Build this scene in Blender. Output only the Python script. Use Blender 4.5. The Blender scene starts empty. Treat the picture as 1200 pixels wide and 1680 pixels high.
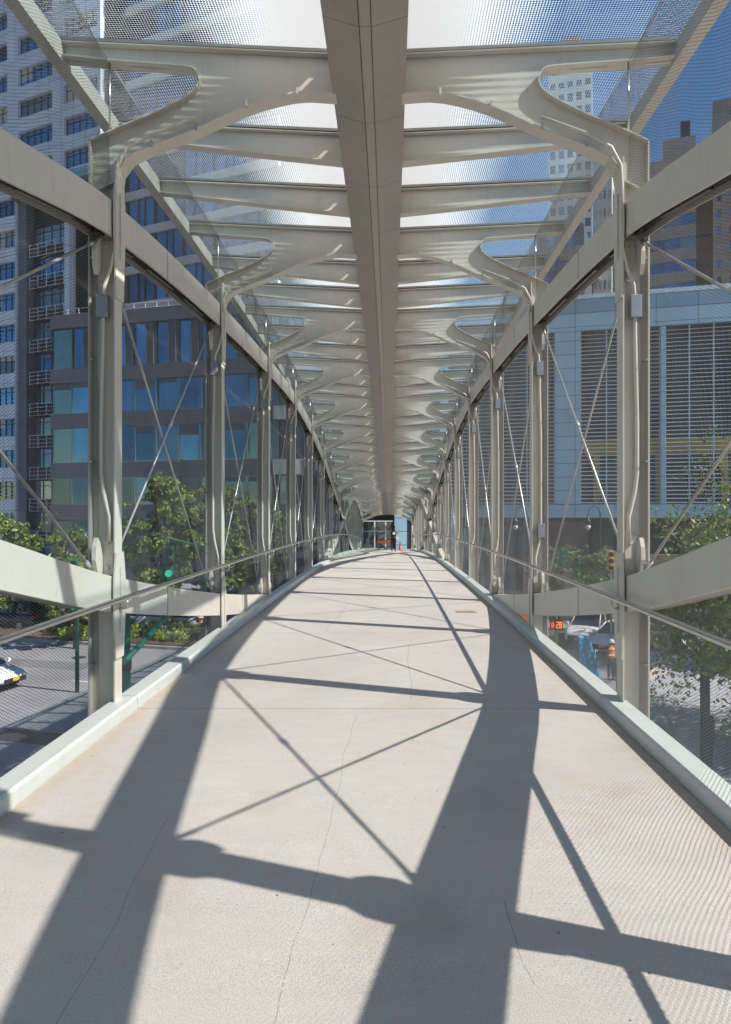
import bpy, bmesh, math, random
import numpy as np
from mathutils import Vector, Matrix
random.seed(7); rng = np.random.default_rng(7)
R = math.radians
SC = bpy.context.scene
COL = SC.collection
H = 7.4                      # eye height above the street
# ------------------------------------------------------------------ camera, sky, sun, exposure
cam = bpy.data.cameras.new('camera'); cam.sensor_fit = 'VERTICAL'; cam.sensor_height = 36
cam.lens = 24.0; cam.shift_x = -39/1680; cam.clip_start = 0.05; cam.clip_end = 3000
co = bpy.data.objects.new('camera', cam); COL.objects.link(co)
co.location = (0, 0, H); co.rotation_euler = (R(90), 0, 0); SC.camera = co
w = bpy.data.worlds.new('World'); SC.world = w; w.use_nodes = True
wn = w.node_tree; sky = wn.nodes.new('ShaderNodeTexSky'); sky.sky_type = 'NISHITA'
sky.sun_disc = False; sky.sun_elevation = R(44); sky.sun_rotation = R(110)
sky.air_density = 1.2; sky.dust_density = 0.15; sky.ozone_density = 4.0; sky.altitude = 50
bg = wn.nodes['Background']; bg.inputs['Strength'].default_value = 0.078
hs = wn.nodes.new('ShaderNodeHueSaturation'); hs.inputs['Saturation'].default_value = 1.25; hs.inputs['Value'].default_value = 1.0
wn.links.new(sky.outputs['Color'], hs.inputs['Color']); wn.links.new(hs.outputs['Color'], bg.inputs['Color'])
sl = bpy.data.lights.new('sun', 'SUN'); sl.energy = 5.0; sl.angle = R(0.5); sl.color = (1, 0.955, 0.89)
so = bpy.data.objects.new('sun', sl); COL.objects.link(so); so.location = (30, -12, 40)
so.rotation_euler = Vector((-0.973, 0.354, -1.0)).to_track_quat('-Z', 'Y').to_euler()
SC.view_settings.view_transform = 'Standard'; SC.view_settings.look = 'None'
SC.view_settings.exposure = 0.58; SC.view_settings.gamma = 1
SC.render.engine = 'CYCLES'
SC.cycles.transparent_max_bounces = 24; SC.cycles.max_bounces = 8; SC.cycles.diffuse_bounces = 2

# ------------------------------------------------------------------ helpers
def tag(o, label=None, cat=None, group=None, kind=None):
    if label: o['label'] = label
    if cat: o['category'] = cat
    if group: o['group'] = group
    if kind: o['kind'] = kind
    return o
def empty(name, loc=(0, 0, 0), rz=0):
    o = bpy.data.objects.new(name, None); COL.objects.link(o); o.location = loc; o.rotation_euler.z = rz
    o.empty_display_size = .3
    return o
class MB:
    def __init__(s): s.v = []; s.f = []; s.s = []
    def add(s, vs, fs, smooth=False):
        n = len(s.v); s.v += [tuple(p) for p in vs]
        s.f += [tuple(n+i for i in f) for f in fs]; s.s += [smooth]*len(fs); return s
    def box(s, x0, x1, y0, y1, z0, z1):
        return s.add([(x0,y0,z0),(x1,y0,z0),(x1,y1,z0),(x0,y1,z0),(x0,y0,z1),(x1,y0,z1),(x1,y1,z1),(x0,y1,z1)],
            [(0,3,2,1),(4,5,6,7),(0,1,5,4),(1,2,6,5),(2,3,7,6),(3,0,4,7)])
    def tube(s, pts, r, n=8, cap=True, smooth=True):
        pts = [Vector(p) for p in pts]; rr = r if isinstance(r, (list, tuple)) else [r]*len(pts)
        vs = []; up = None
        for i, p in enumerate(pts):
            t = (pts[min(i+1, len(pts)-1)]-pts[max(i-1, 0)]).normalized()
            if up is None: up = Vector((0,0,1)) if abs(t.z) < .9 else Vector((1,0,0))
            a = t.cross(up).normalized(); b = a.cross(t).normalized(); up = b
            for k in range(n):
                an = 2*math.pi*k/n; vs.append(p+rr[i]*(math.cos(an)*a+math.sin(an)*b))
        fs = [(i*n+k, i*n+(k+1)%n, (i+1)*n+(k+1)%n, (i+1)*n+k) for i in range(len(pts)-1) for k in range(n)]
        s.add(vs, fs, smooth)
        if cap:
            m = len(s.v)-len(vs); s.f.append(tuple(m+k for k in range(n))[::-1]); s.s.append(False)
            m2 = m+(len(pts)-1)*n; s.f.append(tuple(m2+k for k in range(n))); s.s.append(False)
        return s
    def sweep(s, prof, frames, closed=True, cap=True, smooth=False):
        """prof: list of 2d; frames: function list -> 3d points ; frames = list of callables (a,b)->xyz"""
        n = len(prof); vs = [fr(a, b) for fr in frames for a, b in prof]
        K = n if closed else n-1
        fs = [(i*n+k, i*n+(k+1)%n, (i+1)*n+(k+1)%n, (i+1)*n+k) for i in range(len(frames)-1) for k in range(K)]
        s.add(vs, fs, smooth)
        if cap and closed:
            m = len(s.v)-len(vs); s.f.append(tuple(m+k for k in range(n))[::-1]); s.s.append(False)
            m2 = m+(len(frames)-1)*n; s.f.append(tuple(m2+k for k in range(n))); s.s.append(False)
        return s
    def plate(s, poly, fn, t0, t1):
        """polygon (a,b) extruded between t0 and t1; fn(a,b,t)->xyz"""
        n = len(poly); vs = [fn(a, b, t0) for a, b in poly]+[fn(a, b, t1) for a, b in poly]
        return s.add(vs, [tuple(range(n)), tuple(range(2*n-1, n-1, -1))]+[(k, n+k, n+(k+1)%n, (k+1)%n) for k in range(n)])
    def cyl(s, c, r, h, n=12, axis='z', r2=None):
        c = Vector(c); d = {'x': Vector((1,0,0)), 'y': Vector((0,1,0)), 'z': Vector((0,0,1))}[axis]
        return s.tube([c, c+d*h], [r, r if r2 is None else r2], n)
    def build(s, name, mat, parent=None, bevel=0):
        me = bpy.data.meshes.new(name); me.from_pydata(s.v, [], s.f)
        me.polygons.foreach_set('use_smooth', s.s)
        if mat: me.materials.append(mat)
        bm = bmesh.new(); bm.from_mesh(me); bmesh.ops.recalc_face_normals(bm, faces=bm.faces); bm.to_mesh(me); bm.free()
        o = bpy.data.objects.new(name, me); COL.objects.link(o)
        if parent: o.parent = parent
        if bevel:
            m = o.modifiers.new('bevel', 'BEVEL'); m.width = bevel; m.segments = 2; m.limit_method = 'ANGLE'
        return o
def copy_tree(o, parent=None):
    c = o.copy(); COL.objects.link(c); c.parent = parent
    for ch in list(o.children): copy_tree(ch, c)
    return c
# ------------------------------------------------------------------ materials
class NT:
    def __init__(s, name):
        s.m = bpy.data.materials.new(name); s.m.use_nodes = True; s.t = s.m.node_tree
        s.b = s.t.nodes['Principled BSDF']; s.out = s.t.nodes['Material Output']
    def n(s, typ, **kw):
        nd = s.t.nodes.new(typ)
        for k, v in kw.items():
            if k.startswith('_'): setattr(nd, k[1:], v)
            else: nd.inputs[k.replace('__', ' ')].default_value = v
        return nd
    def l(s, a, b): s.t.links.new(a, b)
    def math(s, op, a, b=None, c=None):
        nd = s.t.nodes.new('ShaderNodeMath'); nd.operation = op
        for i, x in enumerate((a, b, c)):
            if x is None: continue
            if isinstance(x, (int, float)): nd.inputs[i].default_value = x
            else: s.l(x, nd.inputs[i])
        return nd.outputs[0]
    def coord(s): return s.n('ShaderNodeTexCoord').outputs['Object']
    def noise(s, scale, detail=3, vec=None, stretch=None):
        nd = s.n('ShaderNodeTexNoise', Scale=scale, Detail=detail)
        v = vec or s.coord()
        if stretch:
            mp = s.n('ShaderNodeMapping'); mp.inputs['Scale'].default_value = stretch; s.l(v, mp.inputs[0]); v = mp.outputs[0]
        s.l(v, nd.inputs['Vector']); return nd.outputs['Fac']
    def ramp(s, fac, stops):
        nd = s.n('ShaderNodeValToRGB'); e = nd.color_ramp.elements
        while len(e) < len(stops): e.new(.5)
        for k, (p, c) in enumerate(stops):
            e[k].position = p; e[k].color = (*c, 1) if len(c) == 3 else c
        s.l(fac, nd.inputs[0]); return nd.outputs[0]
    def mix(s, fac, a, b, blend='MIX'):
        nd = s.n('ShaderNodeMix', _data_type='RGBA', _blend_type=blend)
        for i, x in ((0, fac), (6, a), (7, b)):
            if isinstance(x, (int, float)): nd.inputs[i].default_value = x
            elif isinstance(x, tuple): nd.inputs[i].default_value = (*x, 1)
            else: s.l(x, nd.inputs[i])
        return nd.outputs[2]
    def bump(s, h, strength=.3, dist=.01):
        nd = s.n('ShaderNodeBump', Strength=strength, Distance=dist); s.l(h, nd.inputs['Height']); s.l(nd.outputs[0], s.b.inputs['Normal'])
    def base(s, c):
        if isinstance(c, tuple): s.b.inputs['Base Color'].default_value = (*c, 1)
        else: s.l(c, s.b.inputs['Base Color'])
def simple(name, col, rough=.5, metal=0, var=.12, scale=3, bump=0, emit=0, spec=None):
    t = NT(name); n = t.noise(scale, 4)
    lo = tuple(c*(1-var) for c in col); hi = tuple(min(1, c*(1+var)) for c in col)
    t.base(t.ramp(n, [(.3, lo), (.7, hi)]))
    t.b.inputs['Roughness'].default_value = rough; t.b.inputs['Metallic'].default_value = metal
    if spec is not None: t.b.inputs['Specular IOR Level'].default_value = spec
    if bump: t.bump(t.noise(scale*8, 4), bump)
    if emit:
        t.b.inputs['Emission Color'].default_value = (*col, 1); t.b.inputs['Emission Strength'].default_value = emit
    return t.m
M = {}
def mk_steel(name, col):
    t = NT(name); a = t.noise(1.3, 5); b = t.noise(14, 4, stretch=(1, 1, .15)); c = t.noise(90, 2)
    base = t.ramp(a, [(.25, tuple(x*.93 for x in col)), (.75, tuple(x*1.05 for x in col))])
    dirt = t.mix(1.0, t.ramp(b, [(.58, (1, 1, 1)), (.85, (.88, .85, .81))]), t.ramp(t.noise(4.5, 8), [(.55, (1, 1, 1)), (.75, (.94, .92, .89))]), 'MULTIPLY')
    t.base(t.mix(1.0, base, dirt, 'MULTIPLY')); t.b.inputs['Roughness'].default_value = .42
    t.b.inputs['Specular IOR Level'].default_value = .4
    t.bump(c, .06, .004); return t.m
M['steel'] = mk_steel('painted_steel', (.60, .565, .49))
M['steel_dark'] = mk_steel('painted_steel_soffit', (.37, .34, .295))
M['kerb'] = mk_steel('painted_kerb', (.56, .59, .55))
M['joint'] = simple('dark_joint_line', (.16, .15, .13), .8)  # plain dark colour of the thin seam strips on the chord plates
M['black'] = simple('black_gasket', (.018, .017, .016), .6)
M['stainless'] = simple('stainless_steel', (.62, .60, .57), .28, 1, .05, 20)
M['rod'] = simple('tie_rod_steel', (.55, .53, .49), .35, .6, .08, 10)
M['wire'] = simple('wire_mesh_steel', (.26, .25, .235), .38, .8, .1, 5)
M['box'] = simple('junction_box_grey', (.27, .29, .32), .5, .2)
M['alu'] = simple('glazing_bar', (.30, .28, .25), .4, .5, .1, 8)
# deck concrete
def mk_deck():
    t = NT('deck_concrete'); co_ = t.coord()
    a = t.noise(.9, 6, co_); b = t.noise(7, 5, co_, (.6, 1.6, 1)); sp = t.noise(220, 2, co_); st = t.noise(1.7, 5, co_)
    base = t.ramp(a, [(.25, (.49, .455, .405)), (.5, (.545, .51, .46)), (.8, (.595, .56, .51))])
    base = t.mix(.22, base, t.ramp(b, [(.3, (.46, .425, .385)), (.7, (.61, .575, .53))]))
    base = t.mix(1.0, base, t.ramp(sp, [(.32, (.72, .70, .68)), (.5, (1, 1, 1)), (.75, (1.0, .99, .97))]), 'MULTIPLY')
    base = t.mix(1.0, base, t.ramp(st, [(.28, (.93, .90, .86)), (.42, (1, 1, 1))]), 'MULTIPLY')
    sep = t.n('ShaderNodeSeparateXYZ'); t.l(co_, sep.inputs[0]); x, y = sep.outputs[0], sep.outputs[1]
    wob = t.math('MULTIPLY', t.math('SUBTRACT', t.noise(1.3, 3, co_), .5), .12)
    lines = None
    # hairline cracks: (x0 at y0, slope, y0, y1, width)
    for x0, k, y0, y1, wd in ((-.20, .03, 2.0, 5.4, .0025), (-.88, -.07, 1.9, 3.6, .0022), (.66, -.06, 2.35, 2.85, .003), (.35, .02, 5.8, 8.6, .004), (-.7, .05, 9, 12, .006)):
        cx = t.math('ADD', t.math('MULTIPLY', t.math('SUBTRACT', y, y0), k), x0)
        d = t.math('ABSOLUTE', t.math('SUBTRACT', t.math('SUBTRACT', x, cx), wob))
        m = t.math('LESS_THAN', d, wd)
        m = t.math('MULTIPLY', m, t.math('MULTIPLY', t.math('GREATER_THAN', y, y0), t.math('LESS_THAN', y, y1)))
        lines = m if lines is None else t.math('MAXIMUM', lines, m)
    lines = t.math('MULTIPLY', lines, t.math('MULTIPLY', t.math('GREATER_THAN', t.noise(60, 2, co_), .40), .40))
    base = t.mix(lines, base, (.13, .11, .10))
    # small dark spots
    vo = t.n('ShaderNodeTexVoronoi', Scale=4.6); t.l(co_, vo.inputs['Vector'])
    spot = t.math('LESS_THAN', vo.outputs['Distance'], .03)
    base = t.mix(t.math('MULTIPLY', spot, .75), base, (.10, .08, .07))
    # rusty dirt along both kerbs
    edge = t.math('MULTIPLY', t.math('SUBTRACT', t.math('ABSOLUTE', x), 1.72), 5.5)
    edge = t.math('MULTIPLY', t.math('MAXIMUM', edge, 0), t.noise(5, 4, co_))
    base = t.mix(edge, base, (.40, .27, .17))
    t.base(base); t.b.inputs['Roughness'].default_value = .85; t.b.inputs['Specular IOR Level'].default_value = .25
    t.bump(sp, .35, .004); return t.m
M['deck'] = mk_deck()
def mk_roofglass():
    t = NT('fritted_roof_glass'); nt = t.t; co_ = t.coord()
    sep = t.n('ShaderNodeSeparateXYZ'); t.l(co_, sep.inputs[0]); x, y = sep.outputs[0], sep.outputs[1]
    u = t.math('ABSOLUTE', x)
    P = .022
    # staggered dot lattice
    fx = t.math('SUBTRACT', t.math('FRACT', t.math('DIVIDE', x, P)), .5); fy = t.math('SUBTRACT', t.math('FRACT', t.math('DIVIDE', y, P)), .5)
    d = t.math('SQRT', t.math('ADD', t.math('POWER', t.math('ABSOLUTE', fx), 2), t.math('POWER', t.math('ABSOLUTE', fy), 2)))
    # dot radius falls from the ridge to the eaves
    mr = t.n('ShaderNodeMapRange'); mr.inputs['From Min'].default_value = .45; mr.inputs['From Max'].default_value = 1.45
    mr.inputs['To Min'].default_value = .70; mr.inputs['To Max'].default_value = .16; t.l(u, mr.inputs['Value'])
    dot = t.math('LESS_THAN', d, mr.outputs[0])
    tr = t.n('ShaderNodeBsdfTransparent'); tr.inputs[0].default_value = (.88, .95, .96, 1)
    gl = t.n('ShaderNodeBsdfGlossy', Roughness=.03)
    clear = t.n('ShaderNodeMixShader', Fac=.06); t.l(tr.outputs[0], clear.inputs[1]); t.l(gl.outputs[0], clear.inputs[2])
    tl = t.n('ShaderNodeBsdfTranslucent'); tl.inputs[0].default_value = (.84, .83, .80, 1)
    df = t.n('ShaderNodeBsdfDiffuse'); df.inputs[0].default_value = (.8, .83, .85, 1)
    fm = t.n('ShaderNodeMixShader', Fac=.25); t.l(tl.outputs[0], fm.inputs[1]); t.l(df.outputs[0], fm.inputs[2])
    mx = t.n('ShaderNodeMixShader'); t.l(dot, mx.inputs[0]); t.l(clear.outputs[0], mx.inputs[1]); t.l(fm.outputs[0], mx.inputs[2])
    t.l(mx.outputs[0], t.out.inputs[0]); return t.m
M['roofglass'] = mk_roofglass()
def mk_clear(name, col=(.75, .88, .85), refl=.12):
    t = NT(name); tr = t.n('ShaderNodeBsdfTransparent'); tr.inputs[0].default_value = (*col, 1)
    gl = t.n('ShaderNodeBsdfGlossy', Roughness=.04); mx = t.n('ShaderNodeMixShader', Fac=refl)
    t.l(tr.outputs[0], mx.inputs[1]); t.l(gl.outputs[0], mx.inputs[2]); t.l(mx.outputs[0], t.out.inputs[0]); return t.m
M['clear'] = mk_clear('clear_glass')
def mk_window(name, c1, c2, metal=.75, rough=.06):
    t = NT(name); oi = t.n('ShaderNodeObjectInfo')
    n = t.noise(.35, 3); f = t.math('ADD', t.math('MULTIPLY', oi.outputs['Random'], .6), t.math('MULTIPLY', n, .45))
    t.base(t.ramp(f, [(.2, c1), (.85, c2)])); t.b.inputs['Metallic'].default_value = metal; t.b.inputs['Roughness'].default_value = rough
    t.bump(t.noise(.5, 2), .05, .2)
    return t.m
M['win_blue'] = mk_window('blue_window_glass', (.03, .11, .21), (.17, .42, .66))
M['win_teal'] = mk_window('teal_window_glass', (.07, .15, .16), (.26, .40, .39))
M['win_dark'] = mk_window('dark_window_glass', (.02, .03, .045), (.10, .16, .22))
M['win_pale'] = mk_window('pale_window_glass', (.10, .14, .17), (.40, .48, .50), .6)
M['slate'] = simple('dark_slate_cladding', (.14, .148, .18), .55, .1, .15, 1.2)
M['blind'] = simple('window_blind', (.55, .56, .55), .7)
M['mullion'] = simple('dark_mullion', (.05, .05, .055), .5, .3)
def mk_panel(name, col, bw, bh, mortar=.02, var=.06, dark=.35, rough=.45, swap=False, off=0.0):
    t = NT(name); co_ = t.coord(); mp = t.n('ShaderNodeMapping')
    if swap: mp.inputs['Rotation'].default_value = (R(90), 0, 0)
    # brick texture works in its XY plane: send object x,z there
    sep = t.n('ShaderNodeSeparateXYZ'); t.l(co_, sep.inputs[0]); cb = t.n('ShaderNodeCombineXYZ')
    t.l(t.math('ADD', sep.outputs[0], sep.outputs[1]), cb.inputs[0]); t.l(sep.outputs[2], cb.inputs[1])
    br = t.n('ShaderNodeTexBrick', Scale=1.0); br.inputs['Brick Width'].default_value = bw; br.inputs['Row Height'].default_value = bh
    br.inputs['Mortar Size'].default_value = mortar; br.offset = off; br.inputs['Bias'].default_value = 0
    br.inputs['Color1'].default_value = (*[c*(1-var) for c in col], 1); br.inputs['Color2'].default_value = (*[min(1, c*(1+var)) for c in col], 1)
    br.inputs['Mortar'].default_value = (*[c*dark for c in col], 1); t.l(cb.outputs[0], br.inputs['Vector'])
    n = t.noise(.4, 4); t.base(t.mix(1.0, br.outputs['Color'], t.ramp(n, [(.3, (.88, .88, .88)), (.7, (1, 1, 1))]), 'MULTIPLY'))
    t.b.inputs['Roughness'].default_value = rough; return t.m
M['bluepanel'] = mk_panel('pale_blue_metal_panel', (.37, .59, .73), 3.2, 1.15, .03)
M['towerpanel'] = mk_panel('pale_grey_blue_tower_cladding', (.76, .80, .90), 1.9, 3.8, .03)
M['brick'] = mk_panel('red_brown_brick', (.20, .105, .08), .22, .075, .008, .25, 1.5, .8, off=.5)
M['tanbrick'] = mk_panel('tan_brick', (.42, .27, .17), .24, .08, .01, .2, 1.3, .8, off=.5)
M['brownstone'] = mk_panel('brown_precast', (.44, .38, .35), 2.4, .6, .02, .08, .6, .8)
M['darkbrown'] = mk_panel('dark_brown_precast', (.29, .245, .23), 3, 1.2, .02, .08, .6, .8)
M['white'] = simple('white_masonry', (.78, .77, .74), .7)
M['louver'] = simple('pale_blue_louver', (.66, .80, .88), .45, .2)
M['void'] = simple('dark_interior', (.02, .02, .022), .8)
M['yellow'] = simple('yellow_steel', (.62, .38, .04), .5)
M['asphalt'] = None
def mk_ground(name, col, sc=60, var=.25, stain=.8, rough=.9):
    t = NT(name); a = t.noise(sc, 3); b = t.noise(.25, 6); c = t.noise(1.6, 5)
    base = t.ramp(a, [(.3, tuple(x*(1-var) for x in col)), (.7, tuple(x*(1+var) for x in col))])
    base = t.mix(1.0, base, t.ramp(b, [(.35, (stain,)*3), (.6, (1, 1, 1))]), 'MULTIPLY')
    base = t.mix(1.0, base, t.ramp(c, [(.35, (.9,)*3), (.6, (1, 1, 1))]), 'MULTIPLY')
    t.base(base); t.b.inputs['Roughness'].default_value = rough; t.bump(a, .3, .01); return t.m
M['asphalt'] = mk_ground('asphalt', (.29, .285, .29))
M['asphalt_dark'] = mk_ground('dark_asphalt', (.07, .068, .07))
M['patch'] = mk_ground('patched_asphalt', (.20, .195, .195))
M['ground'] = mk_ground('city_ground', (.16, .15, .14))
M['plaza'] = mk_panel('pink_granite_paving', (.64, .53, .47), .6, .3, .012, .1, .6, .8, off=.5)
M['path'] = mk_ground('grey_paving', (.40, .40, .42), 30)
M['mulch'] = mk_ground('brown_mulch', (.13, .085, .055), 12, .5)
M['kerbstone'] = mk_ground('granite_kerbstone', (.36, .35, .33), 30)
M['paint'] = mk_ground('white_road_paint', (.62, .62, .60), 25, .12, .8)
def mk_leaf(name, c1, c2):
    t = NT(name); geo = t.n('ShaderNodeNewGeometry')
    t.base(t.ramp(geo.outputs['Random Per Island'], [(0, c1), (1, c2)])); t.b.inputs['Roughness'].default_value = .5
    tl = t.n('ShaderNodeBsdfTranslucent'); t.l(t.ramp(geo.outputs['Random Per Island'], [(0, c1), (1, c2)]), tl.inputs[0])
    mx = t.n('ShaderNodeMixShader', Fac=.3); t.l(t.b.outputs[0], mx.inputs[1]); t.l(tl.outputs[0], mx.inputs[2]); t.l(mx.outputs[0], t.out.inputs[0])
    return t.m
M['leaf'] = mk_leaf('green_leaf', (.08, .14, .025), (.31, .40, .10))
M['leaf_dark'] = mk_leaf('dark_green_leaf', (.035, .08, .02), (.15, .23, .06))
M['leaf_lime'] = mk_leaf('lime_leaf', (.16, .26, .02), (.36, .45, .06))
M['bark'] = simple('bark', (.075, .06, .05), .9, 0, .3, 12, .5)
M['green_paint'] = simple('green_street_paint', (.01, .17, .105), .4)
M['green_dark'] = simple('dark_green_paint', (.012, .06, .045), .45)
M['lamp_green'] = simple('green_signal_lens', (.02, .85, .45), .3, emit=.5)
M['lamp_off'] = simple('unlit_signal_lens', (.03, .02, .02), .2)
M['led_orange'] = simple('orange_led', (1.0, .16, .02), .4, emit=2.2)
M['led_red'] = simple('red_led', (1.0, .03, .01), .4, emit=1.6)
M['carwhite'] = simple('white_car_paint', (.74, .74, .74), .22, 0, .02)
M['cardark'] = simple('dark_car_paint', (.03, .035, .06), .2)
M['carred'] = simple('red_tail_lamp', (.5, .02, .02), .2)
M['tyre'] = simple('tyre_rubber', (.02, .02, .02), .8)
M['rim'] = simple('alloy_rim', (.5, .5, .5), .3, .8)
M['carglass'] = simple('car_glass', (.015, .02, .025), .05, 0, .1, 3, spec=.8)
M['headlamp'] = simple('headlamp_lens', (.55, .55, .55), .1, .3)
M['plate'] = simple('orange_number_plate', (.85, .40, .03), .5)
M['tarp'] = simple('blue_tarpaulin', (.01, .34, .70), .4, 0, .15, 3)
M['orange'] = simple('orange_plastic', (.85, .16, .02), .5)
M['reflective'] = simple('white_reflective_band', (.8, .8, .78), .4)
M['hivis'] = simple('hi_vis_yellow', (.55, .75, .05), .6)
M['hivis_o'] = simple('hi_vis_orange', (.85, .25, .03), .6)
M['skin'] = simple('skin', (.35, .2, .14), .55)
M['hair'] = simple('black_hair', (.012, .01, .01), .5)
M['denim'] = simple('dark_navy_trousers', (.015, .02, .05), .8)
M['khaki'] = simple('khaki_cloth', (.28, .23, .15), .8)
M['pack'] = simple('black_backpack_cloth', (.02, .02, .022), .7)
M['shirt_pale'] = simple('pale_shirt', (.55, .52, .48), .8)
M['fence'] = simple('galvanised_fence', (.35, .36, .36), .5, .5)

# ------------------------------------------------------------------ bridge profiles (y along the bridge, z relative to the eye)
def curve(pts):
    P = sorted(pts); X = [p[0] for p in P]; Y = [p[1] for p in P]; n = len(P); T = []
    for i in range(n):
        a, b = max(i-1, 0), min(i+1, n-1); T.append((Y[b]-Y[a])/(X[b]-X[a]))
    def f(x):
        if x <= X[0]: return Y[0]+(x-X[0])*T[0]
        if x >= X[-1]: return Y[-1]+(x-X[-1])*T[-1]
        i = max(k for k in range(n-1) if X[k] <= x); h = X[i+1]-X[i]; t = (x-X[i])/h
        return ((2*t**3-3*t*t+1)*Y[i]+(t**3-2*t*t+t)*h*T[i]+(-2*t**3+3*t*t)*Y[i+1]+(t**3-t*t)*h*T[i+1])
    return f
DK = curve([(-8, -1.90), (-2, -1.70), (2, -1.63), (6, -1.60), (12, -1.60), (18, -1.645), (24, -1.735), (33, -2.01), (42, -2.44), (50, -2.85), (57, -3.15)])
CA = curve([(-9, -1.6), (-5, -.5), (-1.4, .65), (1.1, 1.44), (3.78, 2.0), (5.44, 2.31), (8.87, 2.54), (12.3, 2.63), (15.8, 2.60), (19.2, 2.30), (23.3, 1.66), (27.2, .88), (32.8, -.38), (37, -1.45), (41.3, -2.35), (46, -2.95), (51, -2.6), (57, -1.2)])
CB = curve([(-9, 1.2), (-5, 1.15), (-1.4, .80), (1.48, .24), (3.78, -.287), (5.44, -.66), (8.87, -1.20), (12.3, -1.62), (15.8, -1.95), (19.2, -2.1), (22.6, -1.85), (26, -1.50), (29.5, -1.0), (32.8, -.42), (37.2, .28), (41.9, .86), (47, .65), (52, -.05), (57, -.9)])
RF = curve([(-8, 2.75), (-3, 3.05), (2, 3.25), (5.44, 3.30), (8.87, 3.32), (12.3, 3.28), (15.7, 3.14), (19.2, 2.90), (22.6, 2.50), (26, 1.98), (29.4, 1.43), (32.8, 1.12), (37, 1.15), (42, 1.30), (48, 1.02), (51, .58), (54.4, -.02), (57, -.25)])
BAY = 3.43; Y0 = 5.44
def PY(i): return Y0+BAY*i+(.13 if i == 0-1 else 0)
I0, I1 = -2, 15
XC = -.16
bridge = empty('footbridge', (XC, 0, H))
tag(bridge, 'covered steel footbridge with curved lattice sides, glass roof and concrete deck', 'footbridge')
def hi(y): return max(CA(y), CB(y))
def lo(y): return min(CA(y), CB(y))
YS, YE = -6.5, 56.9
# deck slabs: one per bay
for i in range(-4, 15):
    a, b = Y0+BAY*i+.12, Y0+BAY*(i+1)+.12
    ys = [a+.004+(b-a-.008)*k/6 for k in range(7)]
    MB().sweep([(-1.885, 0), (1.885, 0), (1.885, -.22), (-1.885, -.22)], [(lambda u, z, y=y: (u, y, DK(y)+z)) for y in ys]).build('deck_slab', M['deck'], bridge)
    for s in (-1, 1):
        MB().sweep([(1.89, -.2), (1.89, .085), (1.905, .105), (2.045, .105), (2.06, .09), (2.06, -.3)],
            [(lambda u, z, y=y: (s*u, y, DK(y)+z)) for y in ys], smooth=False).build('kerb', M['kerb'], bridge)
mb = MB()
for i in range(-4, 16):
    y = PY(i); mb.box(-2.0, 2.0, y-.1, y+.1, DK(y)-.75, DK(y)-.24)
for u in (-1.2, 0, 1.2):
    ys = np.linspace(YS, YE, 40); mb.sweep([(u-.1, -.55), (u+.1, -.55), (u+.1, -.235), (u-.1, -.235)], [(lambda a, b, y=y: (a, y, DK(y)+b)) for y in ys])
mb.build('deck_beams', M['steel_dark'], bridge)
# chords: face plate in the front, channel behind; one object per side and chord
ysc = np.arange(YS, YE+.01, .30)
CH = .14
for s in (-1, 1):
    for nm, C in (('chord', CA), ('chord', CB)):
        def frs(uoff=0): return [(lambda a, b, y=y: (s*a, y, C(y)+b)) for y in ysc]
        o = MB().sweep([(2.012, -CH), (2.012, CH), (2.205, CH), (2.205, -CH+.01), (2.195, -CH+.01), (2.195, CH-.03), (2.032, CH-.03), (2.032, -CH)], frs(), smooth=False).build(nm, M['steel'], bridge)
        tag(o, 'tall upper curved chord of the near span' if C is CA else 'low lower curved chord of the near span')
        for p in o.data.polygons: p.use_smooth = False
        if C is CA:
            MB().sweep([(2.036, -CH+.035), (2.09, -CH+.035), (2.09, -CH+.05), (2.036, -CH+.05)], frs()).build('soffit_strip', M['black'], o)
            MB().sweep([(2.034, -CH+.06), (2.193, -CH+.06), (2.193, -CH+.09), (2.034, -CH+.09)], frs()).build('soffit_liner', M['black'], o)
            for y in np.arange(-5, 40, 1.143):
                if DK(y) < C(y)-.3:
                    y2 = y+.75; MB().add([(s*a, yy, C(yy)+b) for yy in (y, y2) for a, b in ((2.10, -CH+.02), (2.125, -CH+.02), (2.125, -CH+.045), (2.10, -CH+.045))],
                        [(0,1,5,4),(1,2,6,5),(2,3,7,6),(3,0,4,7),(0,3,2,1),(4,5,6,7)]).build('light_fitting', M['stainless'], o)
        else:
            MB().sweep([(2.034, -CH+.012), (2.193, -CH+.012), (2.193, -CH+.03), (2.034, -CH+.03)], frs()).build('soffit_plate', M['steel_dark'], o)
# plate joints on the chords
for s in (-1, 1):
    for C in (CA, CB):
        for i in range(-2, 9):
            y = PY(i)+1.25
            if C(y) > DK(y)+.0: MB().box(*sorted((s*2.0095, s*2.0125)), y-.004, y+.004, C(y)-CH+.002, C(y)+CH-.002).build('plate_joint', M['joint'], bridge)
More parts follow.
